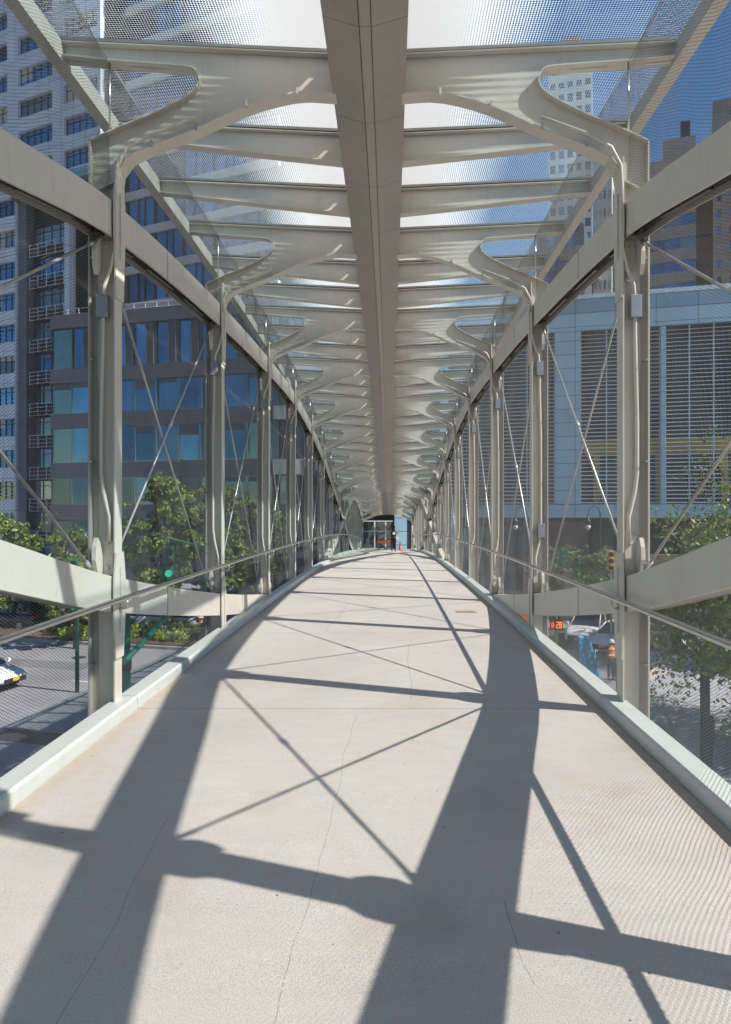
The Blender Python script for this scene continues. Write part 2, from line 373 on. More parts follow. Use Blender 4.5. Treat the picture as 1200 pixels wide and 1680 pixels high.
# posts
def roofz(y, u):   # underside of the glazing bars (top of rafter webs), rises to the eaves
    return RF(y)+.32+(u-.3)*.05
for i in range(I0, I1+1):
    y = PY(i); far = i > 8
    zt, zb = hi(y), lo(y); d = DK(y); zs = RF(y)-.50
    for s in (-1, 1):
        post = None
        p = MB(); FW = .07
        zbot = min(d-.75, zb-.3)
        top = max(zs, zt+.05)
        p.box(*sorted((s*1.998, s*2.009)), y-FW, y+FW, zbot, top)          # inner flange
        p.box(*sorted((s*2.197, s*2.210)), y-FW, y+FW, zbot, zt-CH)        # outer flange
        p.box(*sorted((s*2.011, s*2.195)), y-.008, y+.008, zbot, top)      # web
        post = p.build('post', M['steel'], bridge)
        # splice plates where the post crosses a chord
        for zc in (zt, zb):
            if zc < d-.2: continue
            q = MB()
            for k in (1,):
                pl = [(-.072, -.62), (.072, -.62), (.105, -.17), (.112, 0), (.105, .17), (.072, .42), (-.072, .42), (-.105, .17), (-.112, 0), (-.105, -.17)] if zc == zt else \
                     [(-.075, -.50), (.075, -.50), (.112, -.16), (.115, 0), (.112, .14), (.075, .34), (-.075, .34), (-.112, .14), (-.115, 0), (-.112, -.16)]
                q.plate(pl, lambda a, b, t: (s*t, y+a, zc+b), 1.984, 1.9965)
                q.box(*sorted((s*1.972, s*1.985)), y-.012, y+.012, zc-.3, zc+.22)
            q.build('splice_plate', M['steel'], post)
        # curved gussets that hold the tie rods, with bolts
        b = MB()
        for zc, sg in ((zt-CH, -1), (zb+CH, 1)):
            if zc < d-.1: continue
            arc = [(.02, 0), (.08, .02), (.135, .07), (.165, .15), (.155, .25), (.12, .32), (.075, .28), (.045, .2), (.02, .14)]
            for dy in (-1, 1):
                g = MB(); g.plate([(a, z*sg) for a, z in arc], lambda a, z, t: (s*(2.125+t), y+dy*a, zc+z), -.016, .016).build('gusset', M['steel'], post)
            g = MB(); g.box(*sorted((s*2.03, s*2.12)), y-.028, y-.010, *sorted((zc+sg*.02, zc+sg*.34))).build('bolt_plate', M['steel'], post)
            for zz in (.08, .28):
                if i < 8: MB().cyl((s*2.075, y-.045, zc+sg*zz), .018, .02, 8, 'y').build('bolt', M['steel'], post)
        # conduit and junction box
        if i < 9:
            xs = lambda u: s*u
            zr = RF(y)
            path = [(xs(1.35), y-.085, zr-.205), (xs(1.70), y-.085, zr-.33), (xs(1.9), y-.085, zr-.44), (xs(1.975), y-.085, zr-.58), (xs(1.985), y-.085, zr-.75), (xs(1.985), y-.085, zt+.1), (xs(1.985), y-.085, zt-.22),
                    (xs(2.03), y-.075, zt-.40), (xs(2.085), y-.06, zt-.52), (xs(2.10), y-.05, zt-.66), (xs(2.10), y-.05, zt-.9)]
            zz = max(zb+.62, d+.8)
            path += [(xs(2.12), y-.04, zt-1.6), (xs(2.12), y-.04, zz+.35), (xs(2.10), y-.045, zz+.2), (xs(2.05), y-.05, zz), (xs(2.05), y-.05, zz-.2)]
            MB().tube(path, .017, 8).build('conduit', M['steel'], post)
            jb = MB().box(*sorted((s*2.055, s*2.145)), y-.085, y-.028, zt-.78, zt-.60).build('junction_box', M['box'], post, .006)
            if s > 0 and i == 1: MB().box(2.07, 2.16, y-.11, y-.03, -.05-.28, -.05-.10).build('junction_box', M['box'], post, .006)
            # stainless pegs for the mesh
            for k in range(5): MB().cyl((s*2.18, y-.09, d+.4+k*.8), .008, .09, 6, 'y').build('mesh_peg', M['stainless'], post)
# cross bracing
def rod(mb, a, b, r):
    mb.tube([a, b], r, 8)
for i in range(I0, I1):
    ya, yb = PY(i)+.13, PY(i+1)-.13
    for s in (-1, 1):
        if hi(ya)-lo(ya) < 1.0 or hi(yb)-lo(yb) < 1.0: continue
        a1, a2 = (s*2.13, ya, lo(ya)+CH+.05), (s*2.13, yb, hi(yb)-CH-.05)
        b1, b2 = (s*2.155, ya, hi(ya)-CH-.05), (s*2.155, yb, lo(yb)+CH+.05)
        mb = MB(); rod(mb, a1, a2, .0115); 
        v1, v2 = Vector(a1), Vector(a2); mb.tube([v1.lerp(v2, .485), v1.lerp(v2, .515)], .021, 8)
        mb.tube([v1, v1.lerp(v2, .035)], .018, 8); mb.tube([v1.lerp(v2, .965), v2], .018, 8); mb.build('tie_rod', M['rod'], bridge)
        mb = MB(); rod(mb, b1, b2, .0115); v1, v2 = Vector(b1), Vector(b2); mb.tube([v1, v1.lerp(v2, .035)], .018, 8)
        mb.tube([v1.lerp(v2, .965), v2], .018, 8); mb.build('tie_rod', M['rod'], bridge)
# handrails
for s in (-1, 1):
    ys = np.arange(-6, 55.2, .5)
    hr = MB().tube([(s*1.92, y, DK(y)+.925) for y in ys], .0215, 14).build('handrail', M['stainless'], bridge)
    for i in range(I0, I1):
        y = PY(i)-.0; z = DK(y)+.925
        MB().tube([(s*1.92, y-.02, z-.015), (s*1.92, y-.02, z-.075), (s*1.94, y-.02, z-.09), (s*1.99, y-.02, z-.09)], .009, 6).build('rail_bracket', M['stainless'], hr)
# roof frames (one each side of the spine at every post) with flanges, and two plain rafters per bay
def flange(mb, pts, y, wd, t):
    """strip of width wd that follows the polyline (u,z), thickness t downward-normal"""
    P = [Vector(p) for p in pts]; L = []
    for k, p in enumerate(P):
        d = (P[min(k+1, len(P)-1)]-P[max(k-1, 0)]).normalized(); n = Vector((-d.y, d.x)); L.append((p, n))
    n_ = len(P); vs = []
    for p, n in L:
        for a, b in ((-wd, 0), (wd, 0), (wd, t), (-wd, t)):
            q = p+n*b; vs.append((q.x, y+a, q.y))
    fs = [(k*4+j, k*4+(j+1)%4, (k+1)*4+(j+1)%4, (k+1)*4+j) for k in range(n_-1) for j in range(4)]+[(0,1,2,3), ((n_-1)*4+3, (n_-1)*4+2, (n_-1)*4+1, (n_-1)*4)]
    mb.add(vs, fs)
def arcpts(c, r, a0, a1, n):
    return [(c[0]+r*math.cos(R(a0+(a1-a0)*k/n)), c[1]+r*math.sin(R(a0+(a1-a0)*k/n))) for k in range(n+1)]
low = [(.26, .0), (.52, .015), (.766, -.03), (1.01, -.11), (1.405, -.29), (1.75, -.42), (1.90, -.50), (1.975, -.60), (1.998, -.74)]
notch_low = [(2.21, -.365), (1.97, -.255), (1.72, -.155), (1.50, -.045), (1.41, .01)]
tip = arcpts((1.45, .115), .105, 230, 100, 8)
notch_up = [(1.50, .222), (2.05, .262), (2.42, .300)]
for i in range(I0, I1+1):
    y = PY(i); z0 = RF(y)
    for s in (-1, 1):
        mb = MB()
        topl = [(2.42, .405), (.26, .305)]
        # main web: split into quads by matching outlines (lower edge -> notch edge, then notch edge -> top)
        A = low[:5]; B = [(.26, .305), (.6, .32), (.95, .335), (1.25, .352)]
        sm_low = []; 
        def interp(poly, u):
            us = [p[0] for p in poly]; return float(np.interp(u, us, [p[1] for p in poly]))
        lowp = low; inner = [(.26, .305), (1.345, .353)]
        us = list(np.linspace(.26, 1.345, 10))
        for k in range(9):
            a, b = us[k], us[k+1]
            mb.plate([(a, interp(lowp, a)), (b, interp(lowp, b)), (b, .305+(b-.26)*.0463), (a, .305+(a-.26)*.0463)], lambda a_, b_, t: (s*a_, y+t, z0+b_), -.007, .007)
        # arm below the notch
        nl = list(reversed(tip[:4]+[]))  # from notch tip (u small) outwards along the lower side
        lowside = [(tip[4][0], tip[4][1])]+[tip[k] for k in (3, 2, 1, 0)]+list(reversed(notch_low))
        lowside = sorted(set(lowside))
        us = [1.345, 1.41, 1.5, 1.6, 1.72, 1.84, 1.93, 1.985]
        for k in range(len(us)-1):
            a, b = us[k], us[k+1]
            mb.plate([(a, interp(lowp, a)), (b, interp(lowp, b)), (b, interp(lowside, b)), (a, interp(lowside, a))], lambda a_, b_, t: (s*a_, y+t, z0+b_), -.0068, .0068)
        mb.plate([(1.985, -.66), (2.197, min(-.75, hi(y)-z0+.10)), (2.197, -.37), (1.985, interp(lowside, 1.985))], lambda a_, b_, t: (s*a_, y+t, z0+b_), -.0066, .0066)
        upside = sorted([tip[k] for k in (4, 5, 6, 7, 8)]+notch_up)
        us = [1.345, 1.36, 1.40, 1.45, 1.6, 1.9, 2.2, 2.42]
        for k in range(len(us)-1):
            a, b = us[k], us[k+1]
            mb.plate([(a, interp(upside, a)), (b, interp(upside, b)), (b, .305+(b-.26)*.0463), (a, .305+(a-.26)*.0463)], lambda a_, b_, t: (s*a_, y+t, z0+b_), -.0068, .0068)
        fr = mb.build('roof_frame', M['steel'], bridge)
        fl = MB()
        # smooth lower flange
        cf = curve([(p[0], p[1]) for p in low[:6]]); lw = [(u, cf(u)) for u in np.linspace(.26, 1.75, 14)]+low[6:]
        flange(fl, [(s*a, z0+b) for a, b in lw], y, .07, -.012*s if s > 0 else .012)
        nt_ = list(notch_low)+tip[1:-1]+notch_up
        flange(fl, [(s*a, z0+b) for a, b in nt_], y, .062, .010*s)
        flange(fl, [(s*.28, z0+.308), (s*2.42, z0+.407)], y, .062, .010*s)
        fl.box(*sorted((s*2.198, s*2.210)), y-.062, y+.062, z0-.80 if hi(y) < z0-.8 else hi(y)+CH-.02, z0-.36)
        flange(fl, [(s*1.995, z0-.68), (s*2.197, z0-.78)], y, .06, .010)
        fl.build('flange', M['steel'], fr)
        # gutter clips under the arch
        if i < 6:
            for u in (.55, .95, 1.35, 1.7): MB().box(*sorted((s*u, s*(u+.02))), y-.09, y-.07, z0+interp(low, u)-.03, z0+interp(low, u)+.02).build('conduit_clip', M['stainless'], fr)
        MB().tube([(s*2.055, y-.03, z0-.28), (s*2.055, y-.03, z0+.27)], .008, 6).build('mesh_strut', M['stainless'], fr)
for j in range(3*I0-2, 3*I1):
    if j % 3 == 0: continue
    y = Y0+j*BAY/3; z0 = RF(y)
    for s in (-1, 1):
        mb = MB(); f = lambda a_, b_, t: (s*a_, y+t, z0+b_)
        mb.plate([(.26, .305), (.26, .045), (2.42, .29), (2.42, .405)], f, -.006, .006)
        flange(mb, [(s*.26, z0+.043), (s*1.2, z0+.145), (s*2.42, z0+.288)], y, .055, -.010*s)
        flange(mb, [(s*.28, z0+.308), (s*2.42, z0+.407)], y, .055, .010*s)
        mb.build('rafter', M['steel'], bridge)
# glazing bars over every frame and rafter, as one bar part each
ridx = list(range(3*I0-2, 3*I1+1))
for j in ridx:
    y = Y0+j*BAY/3; z0 = RF(y); mb = MB(); mk = MB()
    for s in (-1, 1):
        mb.plate([(.28, .335), (2.46, .436), (2.46, .462), (.28, .361)], lambda a, b, t: (s*a, y+t, z0+b), -.045, .045)
        mk.plate([(.28, .322), (2.46, .423), (2.46, .4345), (.28, .3335)], lambda a, b, t: (s*a, y+t, z0+b), -.03, .03)
    o = mb.build('glazing_bar', M['alu'], bridge); mk.build('gasket', M['black'], o)
# eaves beams and roof glass
ys = np.linspace(Y0+(3*I0-2)*BAY/3-.05, YE, 90)
for s in (-1, 1):
    MB().sweep([(2.425, .27), (2.425, .42), (2.437, .42), (2.437, .282), (2.53, .282), (2.53, .27)], [(lambda a, b, y=y: (s*a, y, RF(y)+b)) for y in ys]).build('eaves_beam', M['steel'], bridge)
    for a, b in zip(ridx[:-1], ridx[1:]):
        ya, yb = Y0+a*BAY/3+.012, Y0+b*BAY/3-.012
        f = lambda u, y, t: (s*u, y, RF(y)+.365+(u-.28)*.0463+t)
        MB().plate([(.28, ya), (2.66, ya), (2.66, yb), (.28, yb)], lambda u, y, t: f(u, y, t), 0, .012).build('roof_pane', M['roofglass'], bridge)
# spine
for k in range(-9, 46):
    a, b = 4.53+1.1433*k+.0025, 4.53+1.1433*(k+1)-.0025
    if b > YE: break
    fr_ = [(lambda u, z, y=y: (u, y, RF(y)+z)) for y in (a, (a+b)/2, b)]
    m = MB()
    m.sweep([(-.285, .0), (-.043, -.072), (-.043, -.06), (-.272, .01), (-.272, .30), (-.285, .30)], fr_)
    m.sweep([(.285, .0), (.285, .30), (.272, .30), (.272, .01), (.043, -.06), (.043, -.072)], fr_)
    m.sweep([(-.037, -.068), (.037, -.068), (.037, -.055), (-.037, -.055)], fr_)
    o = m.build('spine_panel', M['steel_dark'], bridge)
ys = np.linspace(-6, YE, 70)
MB().sweep([(-.26, .03), (.26, .03), (.26, .34), (-.26, .34)], [(lambda u, z, y=y: (u, y, RF(y)+z)) for y in ys]).build('ridge_beam', M['steel'], bridge)
# ------------------------------------------------------------------ stainless wire mesh: two families of straight wires per bay
def mesh_panel(s, u, ya, yb, fb, ft, W, Hh, rad, name='wire_mesh', sag=.006):
    st = (yb-ya)/max(2, round((yb-ya)/(W*5)))
    ysx = np.arange(ya, yb+st*.5, st); zb = np.array([fb(y) for y in ysx]); zt = np.array([ft(y) for y in ysx])
    zmin, zmax = zb.min(), zt.max(); V = []; 
    for sg in (-1, 1):
        m = sg*Hh/W; c = np.arange(zmin-abs(m)*(yb-ya)-Hh, zmax+abs(m)*(yb-ya)+Hh, Hh)
        Z = c[:, None]+m*(ysx-ya)[None, :]
        Za, Zb = Z[:, :-1], Z[:, 1:]; mb_ = np.broadcast_to(((zb[:-1]+zb[1:])/2)[None], Za.shape); mt = np.broadcast_to(((zt[:-1]+zt[1:])/2)[None], Za.shape)
        Yaa = np.broadcast_to(ysx[:-1][None], Za.shape); dz = Zb-Za
        t0 = np.clip(np.minimum((mb_-Za)/dz, (mt-Za)/dz), 0, 1); t1 = np.clip(np.maximum((mb_-Za)/dz, (mt-Za)/dz), 0, 1)
        ok = t1-t0 > .02
        A = np.stack([Yaa+t0*st, Za+t0*dz], -1)[ok]; B = np.stack([Yaa+t1*st, Za+t1*dz], -1)[ok]; V.append(np.stack([A, B], 1))
    S = np.concatenate(V); n = len(S)
    def pos(P):
        y, z = P[..., 0], P[..., 1]
        x = u+sag*np.sin(y*5.1+1.3*np.sin(z*3.1))+sag*.6*np.sin(z*7.3+y*2.2)
        z2 = z+sag*1.3*np.sin(y*6.3+z*2.1+np.sin(y*2.7)); return np.stack([s*x, y, z2], -1)
    a, b = pos(S[:, 0]), pos(S[:, 1]); t = b-a; t /= np.linalg.norm(t, axis=1)[:, None]
    nx = np.array([1.0, 0, 0]); nn = np.cross(t, nx); nn /= np.linalg.norm(nn, axis=1)[:, None]
    offs = [rad*(math.cos(q)*nx[None]+math.sin(q)*nn) for q in (0, 2.094, 4.189)]
    vs = np.stack([a+o for o in offs]+[b+o for o in offs], 1).reshape(-1, 3)
    base = (np.arange(n)*6)[:, None]
    F = np.concatenate([base+np.array([[k, (k+1) % 3, (k+1) % 3+3, k+3]]) for k in range(3)])
    me = bpy.data.meshes.new(name); me.vertices.add(len(vs)); me.vertices.foreach_set('co', vs.ravel().astype(np.float32))
    me.loops.add(F.size); me.loops.foreach_set('vertex_index', F.ravel().astype(np.int32)); me.polygons.add(len(F))
    me.polygons.foreach_set('loop_start', (np.arange(len(F))*4).astype(np.int32)); me.polygons.foreach_set('loop_total', np.full(len(F), 4, np.int32))
    me.update(); me.materials.append(M['wire']); o = bpy.data.objects.new(name, me); COL.objects.link(o); o.parent = bridge; return o
for i in range(I0, I1):
    ya, yb = PY(i)+.0, PY(i+1)+.0
    W, Hh, rad = (.040, .0225, .00145) if i < 1 else (.052, .029, .0017) if i < 3 else ((.076, .042, .0019) if i < 7 else (.13, .072, .0028))
    for s in (-1, 1):
        lowo = mesh_panel(s, 2.15, ya, yb, lambda y: DK(y)-.14, lambda y: hi(y), W, Hh, rad)
        upo = mesh_panel(s, 2.062, ya, yb, lambda y: hi(y), lambda y: RF(y)+.275, W, Hh, rad, sag=.010)
        # edge cables
        c = MB(); yy = np.linspace(ya, yb, 7)
        c.tube([(s*2.062, y, RF(y)+.275) for y in yy], .005, 6).build('edge_cable', M['rod'], upo)
# ================================================================== street level
def G(px, py, z=0):       # a point on a level z above the street, read off the photograph
    d = (H-z)*1120/(py-840); return ((px-639)*d/1120, d)
def sheet(name, mat, poly, z, label=None):
    o = MB().add([(x, y, z) for x, y in poly], [tuple(range(len(poly)))]).build(name, mat); tag(o, kind='structure'); return o
sheet('ground', M['ground'], [(-700, -300), (700, -300), (700, 900), (-700, 900)], -.02)
E = Vector((1, -.26, 0)).normalized(); N = Vector((.26, 1, 0)).normalized(); EA = math.atan2(E.y, E.x)
def gp(a, b): v = Vector((0, 0, 0))+E*a+N*b; return (v.x, v.y)
def gridpoly(a0, a1, b0, b1): return [gp(a0, b0), gp(a1, b0), gp(a1, b1), gp(a0, b1)]
# avenue running across under the bridge: near carriageway, planted median on the left, far carriageway
sheet('road', M['asphalt'], gridpoly(-160, 3.2, 4, 37.5), 0)
sheet('road', M['asphalt_dark'], gridpoly(-160, 160, 37.504, 58), 0.0)
sheet('pavement', M['path'], gridpoly(-160, 160, 58.3, 66), .12)
MB().plate([gp(-160, 58), gp(160, 58), gp(160, 58.3), gp(-160, 58.3)], lambda a, b, t: (a, b, t), -.01, .13).build('kerb_line', M['kerbstone'])['kind'] = 'structure'
# plaza on the right
sheet('plaza', M['plaza'], gridpoly(3.5, 70, -5, 38), .12)
MB().plate([gp(3.2, -5), gp(3.498, -5), gp(3.498, 38), gp(3.2, 38)], lambda a, b, t: (a, b, t), -.01, .13).build('kerb_line', M['kerbstone'])['kind'] = 'structure'
sheet('path', M['path'], [G(1060, 1200, .12), G(1090, 1345, .12), (14, 9), (19, 14), G(1200, 1060, .12), G(1150, 1075, .12), G(1060, 1120, .12)], .124)
sheet('path', M['path'], [(14, 26), (30, 21), (30, 25), (14, 30)], .1245)
# median
def slab(name, mat, poly, z0, z1):
    o = MB().plate(poly, lambda a, b, t: (a, b, t), z0, z1).build(name, mat); tag(o, kind='structure'); return o
mp_ = gridpoly(-60, -8, 32.5, 38.5)
slab('median_kerb', M['kerbstone'], mp_, -.01, .15)
slab('median_soil', M['mulch'], gridpoly(-59.7, -8.3, 32.8, 38.2), .1, .22)
slab('median_kerb', M['kerbstone'], gridpoly(-9, 4, 44, 47), -.01, .15)
# painted markings
for k in range(-12, 5):
    if k*7+3 < -9 or True: sheet('lane_marking', M['paint'], gridpoly(k*7.0, k*7.0+3, 25.4, 25.55), .004)
sheet('lane_marking', M['paint'], gridpoly(-120, 3, 14.6, 14.75), .004)
sheet('stop_line', M['paint'], gridpoly(5.0, 5.4, 47.5, 57.6), .006)
for k in range(9): sheet('crosswalk_stripe', M['paint'], gridpoly(6.4+k*.95, 6.9+k*.95, 40, 43.5), .006)
sheet('lane_marking', M['paint'], gridpoly(6, 60, 47.4, 47.55), .005)
for (a0, a1, b0, b1) in ((-34, -30.5, 6, 31), (-21, -12, 18.2, 19.3), (-15, -13.6, 22, 31.5), (-40, -22, 27.2, 28.6)):
    sheet('asphalt_patch', M['asphalt_dark'] if a0 == -21 else M['patch'], gridpoly(a0, a1, b0, b1), .003)
for a, b in ((-16.5, 24), (-24, 29.6), (-10, 16.5)):
    x, y = gp(a, b); o = MB().tube([(0, 0, 0), (0, 0, .008)], .34, 20).build('manhole_cover', M['mullion']); o.location = (x, y, .004); tag(o, kind='structure')
# ------------------------------------------------------------------ buildings
class Face:
    def __init__(s, P, e):
        s.P = Vector((P[0], P[1])); s.e = Vector(e).normalized(); s.rz = math.atan2(s.e.y, s.e.x)
    def at(s, px, py=840):
        k = (px-639)/1120; t = (k*s.P.y-s.P.x)/(s.e.x-k*s.e.y); Y = s.P.y+t*s.e.y
        return t, H+(840-py)*Y/1120
    def root(s, name, label, cat): return tag(empty(name, (s.P.x, s.P.y, 0), s.rz), label, cat)
B = lambda *a: MB().box(*a)
# --- building B : dark slate block with ribbon glazing and a rounded corner
FB = Face((6.4, 62), (1, -.26))
rb = FB.root('office_building', 'low slate and blue glass block with ribbon windows and a rounded glass corner', 'building')
tL = FB.at(83)[0]; tR = FB.at(444)[0]; RR = 3.4
zf = {py: FB.at(83, py)[1] for py in (518, 540, 607, 630, 680, 703, 760, 785, 828, 850, 895)}
def path_b(off):   # outline of the block in plan, offset inward by off
    p = [(tL+off, 5.5), (tL+off, off), (tR, off)]
    p += [(tR+(RR-off)*math.sin(R(a)), RR-(RR-off)*math.cos(R(a))) for a in range(10, 91, 10)]
    return p+[(tR+RR-off, 5.5)]
def ring(name, mat, z0, z1, off): return MB().plate(path_b(off), lambda a, b, t: (a, b, t), z0, z1).build(name, mat, rb)
ring('wall', M['slate'], 0, 4.0, .6)
ring('core', M['void'], 3.9, zf[518]-.3, .5)
slat = mk_panel('slate_louvre_cladding', (.17, .175, .21), 2.3, .16, .03, .05, .45, .5)
for a, b in ((540, 518), (630, 607), (703, 680), (785, 760), (850, 828)):
    ring('spandrel', slat, zf[a], zf[b], 0)
ring('spandrel', slat, zf[895]-.9, zf[895], 0)
ring('roof', M['slate'], zf[518]-.35, zf[518]-.05, .7)
# steel covers on the rounded corner
for a, b in ((703, 680), (785, 760)):
    mb = MB(); pts = [(tR+RR*math.sin(R(q)), RR-RR*math.cos(R(q))) for q in range(5, 91, 5)]
    for (x0, y0), (x1, y1) in zip(pts[:-1], pts[1:]):
        mb.add([(x0*1, y0-.07, zf[a]+.1), (x1, y1-.07, zf[a]+.1), (x1, y1-.07, zf[b]-.1), (x0, y0-.07, zf[b]-.1), (x0, y0+.02, zf[a]+.1), (x1, y1+.02, zf[a]+.1), (x1, y1+.02, zf[b]-.1), (x0, y0+.02, zf[b]-.1)], [(0,1,2,3),(4,5,6,7),(0,1,5,4),(3,2,6,7)])
    mb.build('corner_cover', M['stainless'], rb)
nwin = 10; pw = (tR-tL)/nwin
rows = ((607, 540), (680, 630), (760, 703), (828, 785), (895, 850))
for ri, (a, b) in enumerate(rows):
    z0, z1 = zf[a]+.004, zf[b]-.004
    for k in range(nwin):
        x0, x1 = tL+k*pw+.06, tL+(k+1)*pw-.06
        mat = M['win_teal'] if (k == 0 or (ri >= 2 and k in (7, 9))) else (M['win_dark'] if ri >= 3 and k > 2 and k % 3 == 0 else M['win_blue'])
        wd = B(x0, x1, .30, .34, z0, z1).build('window', mat, rb)
        wd.rotation_euler = (0, 0, random.uniform(-.004, .004))
        fr = MB().box(x1, x1+.12, .22, .42, z0, z1).box(x0, x0+.05, .24, .3, z0, z1).box(x0+.05, x1, .25, .3, z0, z0+.07).box(x0+.05, x1, .25, .3, z1-.07, z1)
        if ri: fr.box(x1-.25, x1-.2, .26, .3, z0, z1)
        fr.build('mullion', M['win_pale'] if ri else M['mullion'], wd)
        if ri and random.random() < .3: B(x0+.06, x1-.3, .265, .292, z1-(z1-z0)*random.uniform(.12, .3), z1-.075).build('blind', M['slate'], wd)
        if ri == 0 and k > 0:
            lv = MB(); xm = x0+.55*(x1-x0)
            for q in range(int((z1-z0)/.3)): lv.box(xm, xm+pw*.34, .10, .20, z0+q*.3+.05, z0+q*.3+.16)
            lv.box(xm, xm+.06, .08, .22, z0, z1).box(xm+pw*.34-.06, xm+pw*.34, .08, .22, z0, z1).box(xm, xm+pw*.34, .21, .25, z0, z1)
            lv.build('louver', M['slate'], wd)
    # glazing round the corner
    for q in range(0, 90, 15):
        p = [(tR+(RR-.3)*math.sin(R(a_)), RR-(RR-.3)*math.cos(R(a_))) for a_ in (q+1, q+14)]
        MB().add([(p[0][0], p[0][1], z0), (p[1][0], p[1][1], z0), (p[1][0], p[1][1], z1), (p[0][0], p[0][1], z1)], [(0,1,2,3)]).build('window', [M['win_teal'], M['win_dark']][(q//15+ri) % 2], rb)
for k in range(10):
    x = tL+2+k*3.4
    B(x, x+2.9, .66, .72, .4, 3.7).build('shop_window', M['win_dark'], rb)
mb = MB()
for z in (.5, 1.05): mb.tube([(tL+1, 1.5, zf[518]+z), (tR-4, 1.5, zf[518]+z)], .03, 5)
for k in range(16): mb.tube([(tL+1+k*(tR-5-tL)/15, 1.5, zf[518]-.2), (tL+1+k*(tR-5-tL)/15, 1.5, zf[518]+1.05)], .03, 5)
mb.build('roof_railing', M['white'], rb)
# --- tower A: pale blue panelled apartment tower on the far left
FA = Face((-37.5, 78), (2540, -1120))
ra = FA.root('apartment_tower', 'tall pale blue-grey tower with deep window bays at the left edge', 'building')
FH = 3.75; tA0 = FA.at(-70)[0]; T = lambda px: FA.at(px)[0]
zA = lambda k: .6+k*FH
ZW = FA.at(100, 268)[1]; KC = int((ZW-.6)/FH); ZC = zA(KC)-.80
NF = 28
B(tA0, T(24), .5, 18, 0, ZC).build('core', M['void'], ra)
B(tA0, T(163), .5, 20, ZC+.003, zA(NF)).build('core', M['void'], ra)
colsL = [(-62, -36), (-14, 25)]; colsU = [(-62, -36), (-22, 12), (30, 86), (105, 160)]
def piers(cols, a, b, z0, z1):
    e = [a]+[x for c in cols for x in c]+[b]
    for k in range(0, len(e), 2):
        if T(e[k+1])-T(e[k]) > .1: B(T(e[k])+.002, T(e[k+1])-.002, 0, .6, z0, z1).build('pier', M['towerpanel'], ra)
piers(colsL, -70, 26, 0, ZC-.003); piers(colsU, -70, 165, ZC, zA(NF))
nw = 0
for k in range(NF):
    for c in (colsL if k < KC else colsU):
        x0, x1 = T(c[0]), T(c[1]); z0, z1 = zA(k)+.85, zA(k+1)-.80
        B(x0+.004, x1-.004, .01, .45, zA(k)-.797, zA(k)+.847).build('spandrel', M['towerpanel'], ra) if nw < 99 else None
        if nw < 99:
            o = B(x0+.003, x1-.003, .42, .45, z0, z1).build('window', M['win_blue'] if (k+c[0]) % 4 else M['win_pale'], ra); nw += 1
            fr = MB(); n = max(2, round((x1-x0)/1.1))
            for q_ in range(n+1): xx = x0+.06+q_*(x1-x0-.12)/n; fr.box(xx-.04, xx+.04, .34, .415, z0, z1)
            fr.box(x0+.1, x1-.1, .35, .41, z1-.62, z1-.54); fr.build('frame', M['mullion'], o)
            if random.random() < .4: B(x0+.1, x0+(x1-x0)*random.choice((.33, .5, .97)), .416, .4195, z1-(z1-z0)*random.uniform(.25, .9), z1-.01).build('blind', M['blind'], o)
B(T(26)+.01, T(166)+.3, -.6, 12, ZC-.6, ZC-.01).build('canopy', M['slate'], ra)
B(T(88), T(150), -.5, -.47, ZC, ZC+1.1).build('terrace_rail', M['clear'], ra)
rw = FA.root('balcony_tower', 'dark gridded wing with railed balconies, under the overhang of the pale tower', 'building')
B(T(26)+.01, T(108), 1.4, 12, 0, ZC-.62).build('core', M['void'], rw)
B(T(27), T(40), .3, 1.39, 0, ZC-.62).build('pier', M['slate'], rw); B(T(100), T(108), .5, 1.39, 0, ZC-.62).build('pier', M['towerpanel'], rw)
for k in range(KC):
    x0, x1 = T(42), T(99); z0, z1 = zA(k)+.85, zA(k+1)-.80
    if z1 > ZC-.7: break
    o = B(x0, x1, 1.30, 1.34, z0, z1).build('window', M['win_pale'] if k % 3 else M['win_blue'], rw); fr = MB()
    for q_ in range(5): fr.box(x0+q_*(x1-x0-.1)/4, x0+q_*(x1-x0-.1)/4+.1, 1.22, 1.29, z0, z1)
    fr.box(x0, x1, 1.23, 1.28, z1-.6, z1-.5); fr.build('frame', M['mullion'], o); g = MB()
    for q_ in range(5): g.box(x0+q_*(x1-x0-.06)/4, x0+q_*(x1-x0-.06)/4+.06, .5, .56, z0-1.5, z0+.05)
    for q_ in range(4): g.box(x0, x1, .51, .55, z0-1.45+q_*.46, z0-1.40+q_*.46)
    g.build('balcony_grid', M['towerpanel'], rw)
# white + brick party wall behind B
FW_ = Face((-40, 84), (1, -.26))
rwht = FW_.root('white_brick_building', 'white and tan brick wall with small windows between the towers', 'building')
a0, a1, a2 = FW_.at(108)[0], FW_.at(128)[0], FW_.at(205)[0]; zt_ = FW_.at(120, 268)[1]
B(a0, a1, 0, 6, 0, zt_).build('wall', M['white'], rwht); B(a1+.01, a2, .2, 6, 0, zt_-1).build('wall', M['tanbrick'], rwht)
for r_ in range(9):
    for c_ in range(2):
        z = zt_-8-r_*4.2; o = B(a1+.9+c_*3.4, a1+2.9+c_*3.4, .12, .19, z, z+2.4).build('window', M['win_pale'], rwht)
        MB().box(a1+.8+c_*3.4, a1+3.0+c_*3.4, .02, .118, z-.15, z-.003).box(a1+1.85+c_*3.4, a1+1.95+c_*3.4, .06, .118, z, z+2.4).build('sill', M['white'], o)
M['slabband'] = simple('pale_slab_band', (.60, .57, .56), .7)
